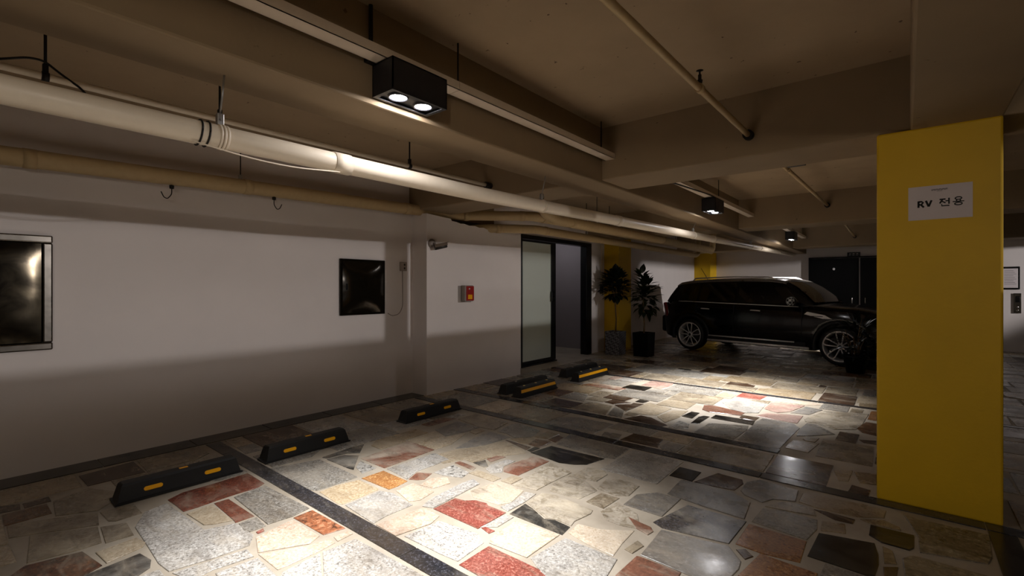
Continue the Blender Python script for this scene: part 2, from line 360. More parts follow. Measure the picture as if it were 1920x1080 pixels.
# outlines of the floor stones in millimetres on the floor plane: kind:x,y x,y ...
NEAR = ('MU:-3231,220 -3293,272 -3246,476 -3009,514 -2919,360 -3100,201;BM:-2967,443 -2997,659 -2883,679 -2807,657 -2770,601 -2778,467 -2925,376;BE:-3180,517 -3200,689 -3101,706 -3059,685 -'
'3016,532;DS:-3497,590 -3448,697 -3247,687 -3257,570;DS:-3668,325 -3518,581 -3280,558 -3277,463 -3318,282;GL:-3348,714 -3528,798 -3566,919 -3011,952 -2954,1097 -2743,1105 -2648,1045'
' -2662,881 -2700,705 -2821,693 -3036,703;DB:-4252,342 -4266,464 -4166,463 -4156,344;DB:-4308,237 -4262,333 -4153,327 -4176,234;DB:-4566,651 -4619,974 -4286,976 -4289,657;DS:-4145,4'
'71 -4241,650 -4025,761 -3877,733 -3772,623 -3872,449;DS:-3923,254 -3850,432 -3735,617 -3537,590 -3689,322 -3723,249;GL:-2672,711 -2618,1022 -2522,1016 -2552,844 -2539,749;GL:-2514,'
'841 -2496,1024 -2397,1020 -2268,1017 -2221,959 -2332,816;BE:-3308,952 -3329,1095 -3007,1096 -3043,1007 -3077,970;RB:-3616,938 -3671,1032 -3672,1215 -3688,1444 -3411,1443 -3370,1382'
' -3376,1253 -3368,1133 -3355,1025 -3356,949 -3473,947;RB:-3338,1108 -3337,1190 -2967,1198 -2966,1095 -3012,1100;GR:-3336,1222 -3372,1427 -2812,1455 -2788,1337 -2804,1205;GR:-2938,1'
'102 -2940,1200 -2794,1188 -2794,1105 -2838,1088;RD:-2764,1125 -2778,1169 -2741,1160 -2738,1124;PE:-2703,1100 -2743,1271 -2746,1320 -2456,1327 -2420,1255 -2543,1044;PE:-2525,1039 -2'
'405,1253 -2383,1350 -2328,1345 -2315,1266 -2313,1126 -2315,1041;MS:-2770,1335 -2778,1455 -2422,1463 -2450,1347;PE:-2385,1371 -2384,1460 -2337,1456 -2329,1361;GL:-2280,1046 -2294,12'
'43 -2107,1150 -2066,1036 -2240,1018;GL:-2293,1257 -2279,1436 -1739,1455 -1686,1350 -1990,1099;GR:-3666,1575 -3549,1922 -3011,1919 -3013,1736 -3019,1616 -3084,1584;TN:-2986,1614 -29'
'99,1736 -2962,1893 -2719,1893 -2711,1765 -2704,1618 -2736,1599;OR:-2970,1920 -2969,2101 -2680,2096 -2662,1991 -2666,1930;SP:-3182,2009 -3275,2105 -3055,2100 -3043,1972;BM:-3510,195'
'7 -3491,2099 -3391,2165 -3157,1973 -3204,1963;BM:-3577,1956 -3612,2234 -3599,2349 -3437,2204 -3510,2130 -3531,1968;RS:-3318,2138 -3367,2648 -3026,2644 -3007,2137;GL:-2682,1617 -269'
'2,1879 -2596,1914 -2361,1887 -2367,1698 -2348,1594;PE:-2611,1948 -2621,2099 -2407,2099 -2377,1957 -2419,1902;GL:-2978,2141 -2967,2593 -2765,2571 -2766,2247 -2708,2116;RS:-2698,2119'
' -2753,2236 -2654,2296 -2612,2190 -2646,2149;GL:-2342,2019 -2361,2314 -2349,2413 -2259,2383 -2241,2128 -2230,1940 -2301,1912;PE:-2591,2233 -2512,2319 -2423,2260 -2450,2131 -2562,21'
'09;PE:-2322,1595 -2279,1911 -2124,1895 -2093,1804 -2137,1591;RD:-2221,1934 -2227,2119 -2155,2133 -2105,2182 -2023,2196 -1997,2178 -1848,2178 -1847,1932;RD:-1677,1622 -1679,1840 -14'
'71,1841 -1278,1840 -1151,1833 -1252,1612 -1449,1618;GL:-2098,1620 -2084,1855 -1805,1893 -1721,1847 -1703,1639 -1821,1628;RD:-1839,1952 -1828,1976 -1756,1975 -1764,1933;TP:-2230,226'
'4 -2192,2506 -1959,2492 -1912,2302 -1956,2225 -2148,2205;GL:-1907,2302 -1937,2482 -1864,2500 -1847,2355 -1851,2198 -1921,2212;GL:-1847,1952 -1833,2166 -1777,2165 -1774,2019;TP:-172'
'9,1926 -1741,2137 -1457,2168 -1461,1881 -1699,1862;BM:-1823,2180 -1833,2343 -1762,2324 -1623,2258 -1565,2288 -1459,2276 -1446,2178;DL:-1832,2364 -1841,2537 -1755,2566 -1462,2535 -1'
'450,2489 -1475,2349 -1461,2291 -1564,2298 -1627,2275 -1760,2333;DL:-2073,2514 -2103,2842 -2131,3024 -1879,2954 -1894,2715 -1896,2549;DL:-1872,2704 -1862,2906 -1741,2903 -1583,2803 '
'-1608,2614 -1828,2601;RS:-2337,2725 -2301,3050 -2136,3035 -2148,2666 -2275,2653;DL:-1850,2924 -1847,3111 -1713,3140 -1662,3093 -1661,2933 -1747,2913;DS:-1555,2613 -1544,2785 -1415,'
'2791 -1425,2599;DL:-1601,2834 -1630,3020 -1504,3075 -1397,3049 -1385,2864 -1452,2809;DL:-1418,2552 -1399,2736 -1236,2666 -1143,2509 -1239,2478 -1338,2479;TP:-1432,2217 -1444,2335 -'
'1306,2368 -1162,2471 -1153,2306 -1135,2172 -1296,2184;GL:-1443,1889 -1414,2162 -1105,2156 -1071,1963 -1193,1779 -1331,1825;DS:-1118,2263 -1102,2385 -1055,2356 -1071,2251;RS:-1051,2'
'034 -1044,2245 -1029,2251 -820,2248 -817,2195 -872,2023 -1013,1927;SL:-1033,2267 -1052,2578 -839,2610 -713,2639 -626,2528 -617,2451 -638,2290 -779,2249;BB:-1122,2630 -1044,2975 -70'
'9,2979 -719,2662 -1055,2598;RS:-1257,2592 -1106,2565 -1077,2529 -1086,2475 -1167,2502;SL:-1204,3050 -1218,3336 -1079,3355 -885,3354 -752,3257 -726,3003 -970,3017;DB:-1137,3360 -105'
'6,3629 -887,3612 -862,3539 -881,3389 -1051,3359;SL:-848,3411 -853,3588 -791,3690 -552,3656 -537,3459 -652,3405 -696,3307 -811,3354;TB2:-523,3467 -522,3626 -202,3686 -92,3662 -99,35'
'39 -221,3456 -418,3439;GR:-686,2998 -675,3237 -566,3266 -397,3263 -382,3135 -409,2968;DS:-671,3261 -601,3396 -515,3429 -434,3400 -408,3315 -567,3275;TB:-692,2684 -692,2960 -407,294'
'9 -401,2702 -562,2670;TB:-607,2391 -570,2663 -321,2650 -327,2557 -492,2338;DB:-676,2628 -638,2660 -590,2614 -616,2558;BK:-382,2792 -376,2931 -369,3096 -128,3158 -107,3033 -103,2923'
' -112,2805 -144,2779;BK:-156,3245 -155,3388 34,3394 32,3228 14,3186 -99,3189;DB:-432,3406 -365,3420 -228,3408 -234,3339 -317,3329;GD:-12,3675 85,3648 351,3661 332,3357 310,3271 55,'
'3196 50,3400;GD:-14,3071 27,3140 282,3138 330,3133 301,2994 -3,2890;TB2:-95,3147 -54,3127 -35,2986 -82,2959;DB:-85,2918 -29,2959 -35,2842 -78,2806;TB2:-374,3270 -269,3307 -254,3182'
' -365,3134;TB2:-206,3433 -98,3502 -28,3452 -20,3411 -153,3403;DB:-296,3845 -286,3992 -181,3963 -192,3833;BE:-416,4241 -303,4306 -310,4050 -363,4026;TB2:-292,4288 -166,4338 -157,410'
'3 -248,4072;RS:-3682,3050 -3709,3353 -3572,3423 -3581,3055;SL:-3448,3022 -3492,3361 -3178,3350 -3177,3173 -3232,2954;DS:-3541,3414 -3558,3701 -3064,3641 -3008,3372 -3187,3355;BE:-3'
'394,2650 -3419,2991 -3211,2925 -3139,3121 -3022,2834 -3028,2659;SL:-3005,3129 -2995,3307 -2754,3310 -2784,3006 -2854,2860 -2917,2779 -2971,3000;TB2:-3153,3186 -3156,3320 -3066,3294'
' -3057,3168;GR:-2952,3353 -3008,3636 -2966,3710 -2660,3630 -2611,3434 -2713,3317 -2857,3367;DB:-2738,3219 -2685,3221 -2447,3206 -2435,3129;TBD:-2513,3255 -2533,3410 -2388,3435 -238'
'2,3245;TBD:-2447,3466 -2452,3627 -2365,3598 -2357,3445;TB2:-2723,3270 -2597,3429 -2540,3415 -2510,3263 -2578,3238;TB2:-2588,3447 -2600,3669 -2456,3658 -2470,3485;GR:-2323,3412 -238'
'8,3738 -2072,3703 -1781,3699 -1766,3408 -1846,3383;BK:-2368,3102 -2331,3340 -1833,3360 -1878,3164 -1951,3103 -2061,3061 -2185,3082;BE:-2928,2571 -2894,2755 -2784,2962 -2721,3191 -2'
'596,3156 -2622,2939 -2621,2778 -2691,2600 -2736,2483 -2874,2486;BE:-2699,2651 -2679,2850 -2586,3126 -2456,3120 -2392,3068 -2474,2934 -2553,2777 -2575,2640;RS:-2680,2548 -2676,2595 '
'-2483,2581 -2469,2530;BM:-2569,2640 -2537,2740 -2432,2659 -2450,2625;RS:-2541,2762 -2530,2868 -2460,2893 -2476,2734;SP:-2656,2316 -2659,2513 -2458,2480 -2429,2381 -2570,2323;GL:-24'
'43,2692 -2412,2861 -2341,2873 -2343,2732 -2273,2633 -2328,2570 -2411,2608;DB:-3323,4529 -3302,4827 -2908,4815 -2902,4542 -3178,4483;GR:-3318,4899 -3292,5280 -3074,5216 -2950,4905 -'
'3161,4907;DS:-2903,4552 -2880,4934 -2583,4922 -2464,4536 -2758,4571;GR:-2442,4544 -2554,4930 -2376,4788 -2279,4553;DB:-2746,5034 -2729,5223 -2484,5194 -2614,5003;DB:-2589,4981 -245'
'6,5135 -2460,5214 -2344,5227 -2359,4802;BK:-2477,5285 -2480,5428 -2356,5414 -2376,5284;BE:-2325,4782 -2327,5335 -2017,5234 -2031,4861 -2158,4789;BE:-2008,4813 -1980,5150 -1842,5245'
' -1819,4925 -1859,4647;DB:-2244,4530 -2159,4747 -2037,4736 -1804,4572 -1833,4494;DB:-1958,3876 -1940,4112 -1663,4114 -1616,3885;SL:-2139,3859 -2174,3985 -2015,4023 -1984,3894 -2008'
',3842;RS:-3484,5731 -3405,5981 -2882,5887 -2925,5722 -3310,5719;PK:-2833,6229 -2844,6614 -2556,6742 -2489,6475 -2525,6160;PK:-3417,6377 -3432,6625 -3280,6581 -3315,6345;SP:-1771,44'
'77 -1778,4817 -1656,4766 -1606,4583;BK:-1816,4994 -1799,5241 -1713,5240 -1700,4980;BK:-1656,4798 -1671,5083 -1642,5161 -1584,5164 -1586,4824;BK:-1560,5117 -1558,5275 -1177,5285 -11'
'60,5117;RD:-1628,6316 -1621,6601 -1334,6591 -1361,6307;RS:-1788,5622 -1687,5678 -1339,5550 -1347,5414 -1646,5353 -1741,5412;PK:-1224,5890 -1222,6278 -890,6322 -971,5922 -1075,5788;'
'PK:-1219,5511 -1158,5690 -972,5779 -835,5819 -833,5462 -1063,5464;SL:-960,5873 -873,6294 -708,6242 -796,5916;GL:-1667,5898 -1490,6188 -1244,6072 -1225,5654 -1324,5572 -1490,5620;PE'
':-1355,6300 -1290,6578 -748,6504 -892,6374 -1215,6341;SL:-1154,4535 -1163,5288 -1141,5442 -854,5421 -787,5290 -805,4856 -817,4496 -1006,4471;GR:-1511,4914 -1187,5063 -1161,4907 -11'
'83,4518 -1366,4441 -1532,4464;SL:-786,5217 -760,5535 -676,5525 -503,5274 -669,5075 -767,4994;DL:-808,5675 -685,6211 -305,6345 -333,5821 -369,5569 -530,5447 -690,5581 -782,5586;TBD:'
'-363,5623 -311,5951 -226,5949 -207,5457 -314,5499;TB:-304,6092 -293,6501 -248,6538 -231,6076;TB2:-786,4684 -767,4846 -579,4879 -617,4542 -786,4565;DB:-324,5222 -201,5285 -196,5157 '
'-282,5147;DS:-4284,778 -3749,776 -3751,1193 -4280,1203;DS:-1437,3864 -806,3863 -818,4314 -1441,4310;GL:-1751,3149 -1319,3158 -1330,3693 -1749,3695;DB:-790,3857 -419,3855 -424,4341 '
'-799,4346;BE:-4642,152 -4310,146 -4309,629 -4640,632;DB:-4639,1770 -4030,1757 -4026,2220 -4636,2226;DS:-561,4496 -196,4502 -207,5069 -569,5060;GR:-4005,2116 -3624,2121 -3618,2736 -'
'3994,2738;GL:-4632,2246 -4028,2250 -4026,2706 -4642,2711;DS:-4643,1001 -4291,985 -4294,1306 -4386,1424 -4631,1423;GR:-4020,1613 -3666,1614 -3661,1916 -3771,2054 -4023,2063;SL:-1355'
',2729 -1109,2725 -1107,3030 -1257,3029 -1354,2911;DS:-3393,3866 -2792,3859 -2786,4354 -3405,4344;DS:-4638,2772 -4012,2780 -4010,3222 -4643,3231;GR:-2779,3858 -2222,3865 -2222,4273 '
'-2625,4265 -2783,4148;TBD:-4131,247 -3933,247 -3938,441 -4138,440;GR:-4390,3868 -3781,3868 -3777,4314 -4396,4322;DS:-4274,1209 -3966,1220 -3974,1442 -4278,1444;GR:-3952,1216 -3746,'
'1218 -3703,1260 -3708,1454 -3952,1443;DS:-3733,627 -3554,634 -3519,662 -3528,786 -3724,786;GR:-4634,3243 -4100,3251 -4096,3634 -4633,3632;GR:-2871,5437 -2260,5442 -2250,5869 -2882,'
'5885;DS:-2232,5666 -1712,5679 -1718,6142 -2241,6152;TB2:-1522,6712 -885,6710 -885,7191 -1316,7185 -1516,7035;GL:-3995,2758 -3696,2764 -3705,3193 -3993,3195;GR:-311,2650 -221,2568 -'
'80,2570 -90,2762 -305,2773;GR:-2478,6165 -1840,6162 -1850,6595 -2470,6595;DS:-4304,4500 -3700,4498 -3704,4921 -4302,4925;DB:-813,6708 -458,6710 -464,7275 -812,7274;DS:-1419,7196 -8'
'26,7203 -830,7654 -1412,7643;TB2:-3742,5298 -3108,5287 -3121,5700 -3742,5712;GR:-2210,4128 -1807,4119 -1801,4341 -2202,4351;BE:-1783,4125 -1450,4118 -1457,4354 -1781,4345;DS:616,55'
'89 1243,5576 1236,6007 626,6011;TB2:-2073,7280 -1435,7288 -1435,7762 -2071,7768;GR:-4409,5369 -3759,5378 -3767,5853 -4399,5846;BE:-1181,7848 -566,7856 -567,8282 -1191,8291;BE:-3758'
',3860 -3409,3860 -3414,4110 -3551,4275 -3757,4278;DS:-4083,3248 -3719,3245 -3721,3555 -4081,3549;DB:-4644,4944 -4029,4941 -4030,5355 -4634,5353;BE:-3622,40 -3366,40 -3378,252 -3628'
',244;GL:-2764,419 -2536,419 -2539,681 -2751,680;DS:-2575,6757 -1958,6756 -1965,7172 -2577,7184;BK:-1311,3359 -1148,3357 -1152,3562 -1312,3567;TB2:-3605,2467 -3518,2368 -3375,2366 -'
'3383,2633 -3614,2639;DS:-4024,5866 -3540,5855 -3537,6450 -4031,6454;BE:-2231,5308 -1877,5311 -1889,5656 -2230,5652;GL:-1181,8295 -585,8305 -583,8720 -1181,8729;SL:-3686,4509 -3350,'
'4506 -3347,4840 -3417,4925 -3692,4923;GR:-2932,7236 -2338,7230 -2329,7667 -2934,7672;GR:-4637,5860 -4048,5870 -4045,6162 -4278,6352 -4641,6354;DB:-3809,6720 -3239,6712 -3231,7194 -'
'3824,7201;DS:-811,7301 -486,7296 -485,7760 -819,7756;BE:-1825,8234 -1206,8231 -1209,8681 -1613,8677 -1824,8524;DS:-3073,6725 -2677,6738 -2596,6820 -2590,7220 -3077,7217;TBD:-1035,8'
'866 -406,8856 -410,9279 -843,9281 -1038,9152;DB:-485,5090 -338,5080 -330,5401 -479,5399;DB:-2578,7865 -1975,7860 -1979,8303 -2582,8302;BE:-4042,49 -3650,48 -3645,242 -4047,242;DS:-'
'1630,8701 -1199,8694 -1203,9338 -1630,9344;GR:-3533,5998 -2987,5991 -2986,6331 -3407,6339 -3527,6266;TB2:-3608,2653 -3425,2647 -3431,2919 -3602,2911;DS:-2272,8686 -1660,8694 -1656,'
'9175 -2158,9180 -2282,9081;TBD:-4012,4940 -3580,4940 -3578,5273 -3903,5274 -4015,5189;DS:-4635,6718 -4031,6709 -4027,7191 -4633,7194;DS:-3212,7958 -2598,7967 -2594,8424 -3223,8423;'
'GL:-620,9304 -145,9298 -149,9793 -622,9779;TBD:-931,9802 -347,9799 -344,10269 -936,10273;DS:-1948,6790 -1853,6715 -1529,6706 -1532,7043 -1945,7039;GR:-750,6298 -489,6293 -488,6597 '
'-741,6596;BE:-4633,1620 -4358,1614 -4364,1747 -4641,1749;DS:-1961,7790 -1497,7780 -1497,8196 -1961,8201;SL:950,9795 1572,9797 1574,10239 954,10244;DB:-662,10283 -181,10280 -175,108'
'90 -662,10883;GR:-1610,3911 -1576,3866 -1452,3868 -1451,4078 -1603,4070;GR:-3522,7516 -2946,7509 -2950,7947 -3522,7940;BE:-2452,2471 -2216,2470 -2209,2549 -2440,2553;SL:-4352,1617 '
'-4132,1605 -4135,1744 -4344,1751;TB2:-3161,8449 -2519,8445 -2516,8794 -2658,8890 -3160,8881;DS:-4632,7207 -4195,7198 -4189,7843 -4644,7836;BE:-4154,7575 -3537,7589 -3549,8025 -4063'
',8027 -4159,7955;BE:-4639,3863 -4420,3871 -4414,4233 -4456,4318 -4637,4310;TB2:-1289,10628 -668,10628 -673,11109 -1302,11124;SL:-1960,9461 -1542,9458 -1334,9605 -1335,9902 -1962,98'
'91;BE:-1496,9908 -951,9918 -953,10380 -1502,10378;TB2:-4642,4503 -4357,4502 -4348,4878 -4569,4883 -4642,4790;TB2:-4631,8044 -4039,8044 -4028,8517 -4637,8516;DB:-4011,8049 -3390,804'
'6 -3398,8466 -3803,8464 -4018,8317;TB2:-3795,8808 -3166,8810 -3175,9264 -3790,9260;DB:-4178,7320 -3989,7206 -3597,7206 -3590,7569 -4184,7561;GR:-2935,9513 -2314,9510 -2312,9965 -29'
'33,9964;BE:-1835,6168 -1643,6157 -1638,6584 -1820,6585;GR:-2106,9910 -1508,9911 -1507,10353 -2101,10341;TB2:-1313,9348 -958,9353 -961,9896 -1323,9892;DB:-3158,9001 -3086,8905 -2713'
',8906 -2717,9495 -3154,9500;GR:-1319,11259 -692,11259 -694,11744 -1309,11731;TBD:-3561,4940 -3330,4938 -3323,5276 -3565,5270;DS:-2765,9979 -2127,9986 -2115,10409 -2763,10424;TB2:-4'
'14,6718 -156,6713 -154,6913 -421,6914;SL:-2391,10607 -2158,10431 -1751,10428 -1748,10906 -2387,10907;DB:-2497,8329 -2018,8331 -2025,8676 -2498,8675;DB:-2872,5228 -2580,5230 -2566,5'
'435 -2880,5434;BK:-2968,5918 -2638,5910 -2647,6172 -2960,6172;DS:-3090,5230 -2885,5230 -2899,5565 -3096,5549;BE:-4631,8539 -4054,8541 -4056,8993 -4472,8990 -4635,8861;BE:-2180,2515'
' -2089,2519 -2089,2645 -2171,2641;TBD:-4444,9101 -3809,9097 -3810,9531 -4443,9533;DS:-1730,10400 -1311,10396 -1317,10743 -1489,10973 -1744,10972;DS:-1491,7778 -1198,7780 -1211,8124'
' -1480,8124;TB2:-3570,9766 -2974,9773 -2967,10210 -3566,10205;GR:784,7178 1085,7169 1090,7384 777,7372;TB2:-936,9298 -642,9299 -648,9743 -941,9754;TB2:624,6080 691,6030 808,6030 80'
'2,6154 628,6162;SL:-996,12026 -405,12032 -410,12474 -989,12472;BE:-1091,12492 -491,12489 -477,12984 -1090,12981;TBD:-3180,10691 -2574,10687 -2570,11163 -3174,11150;DB:-4636,9555 -4'
'007,9555 -4003,10005 -4640,9995;GR:-2632,5898 -2379,5894 -2389,6150 -2619,6146;BE:-1923,11594 -1338,11599 -1335,12054 -1919,12041;DS:-3310,11236 -2688,11240 -2676,11719 -3321,11730'
';TBD:-3787,10219 -3277,10227 -3183,10298 -3186,10675 -3786,10670;DS:1179,11141 1492,11149 1496,11528 1172,11535;DB:-1952,7054 -1596,7048 -1597,7185 -1727,7269 -1943,7272;SL:-2674,1'
'1278 -2048,11269 -2052,11703 -2673,11711;TB2:496,3856 1097,3863 1090,4323 497,4334;GR:1045,8870 1667,8880 1665,9313 1036,9299;DS:-3834,10749 -3199,10739 -3187,11223 -3601,11223 -38'
'40,11048;TB2:-2310,7194 -2091,7199 -2089,7564 -2323,7571;DS:-4011,8476 -3480,8476 -3491,8804 -4013,8803;GR:-2694,8910 -2403,8906 -2294,9008 -2292,9285 -2696,9288;GL:-3271,6347 -295'
'6,6355 -2966,6597 -3266,6603;DS:-2983,5016 -2755,5028 -2761,5213 -2989,5212;GR:-2040,12071 -1428,12058 -1427,12504 -2031,12494;DS:-4440,10288 -3803,10276 -3803,10580 -4016,10733 -4'
'442,10732;TB2:-920,13853 -279,13855 -265,14332 -913,14332;DS:830,6713 1443,6721 1437,7140 819,7130;GR:-4081,3572 -3806,3569 -3802,3699 -3972,3697 -4083,3646;SL:-3989,9553 -3583,955'
'6 -3586,10085 -3991,10080;SL:-1763,10999 -1368,10997 -1365,11477 -1773,11483;GR:578,4501 1192,4497 1182,4985 580,4989;TB2:-1372,12996 -757,13000 -768,13441 -1360,13429;DB:-2798,117'
'50 -2187,11743 -2183,12161 -2803,12167;DS:-3945,11237 -3355,11243 -3359,11715 -3953,11722;DS:-710,4930 -684,4887 -611,4889 -599,5044 -704,5041;GL:-2661,12176 -2050,12188 -2057,1261'
'9 -2668,12621;DB:-1336,5335 -1294,5294 -1180,5291 -1174,5450 -1340,5445;TB2:949,8494 1114,8358 1537,8361 1544,8842 953,8842;BE:-2377,10920 -2005,10921 -1782,11050 -1790,11261 -2382'
',11252;SL:-3581,7208 -3238,7212 -3230,7473 -3582,7473;GR:-2064,12650 -1482,12650 -1477,13074 -2069,13081;TB2:-3400,11895 -2811,11893 -2819,12352 -3400,12356;TBD:-4639,6364 -4245,63'
'58 -4241,6525 -4366,6601 -4636,6593;DB:-3574,9282 -3166,9285 -3172,9663 -3573,9673;SL:-1533,13870 -927,13862 -936,14345 -1529,14330;BE:-3399,12376 -2756,12368 -2761,12824 -3399,128'
'23;DB:-4574,11326 -3963,11337 -3968,11795 -4571,11792;GR:-2691,12641 -2090,12646 -2087,13087 -2697,13080;DS:-2304,9452 -1996,9447 -1998,9834 -2292,9830;DS:-4024,12224 -3409,12227 -'
'3416,12700 -4023,12700;TB2:-4639,11820 -4037,11808 -4042,12304 -4643,12303')
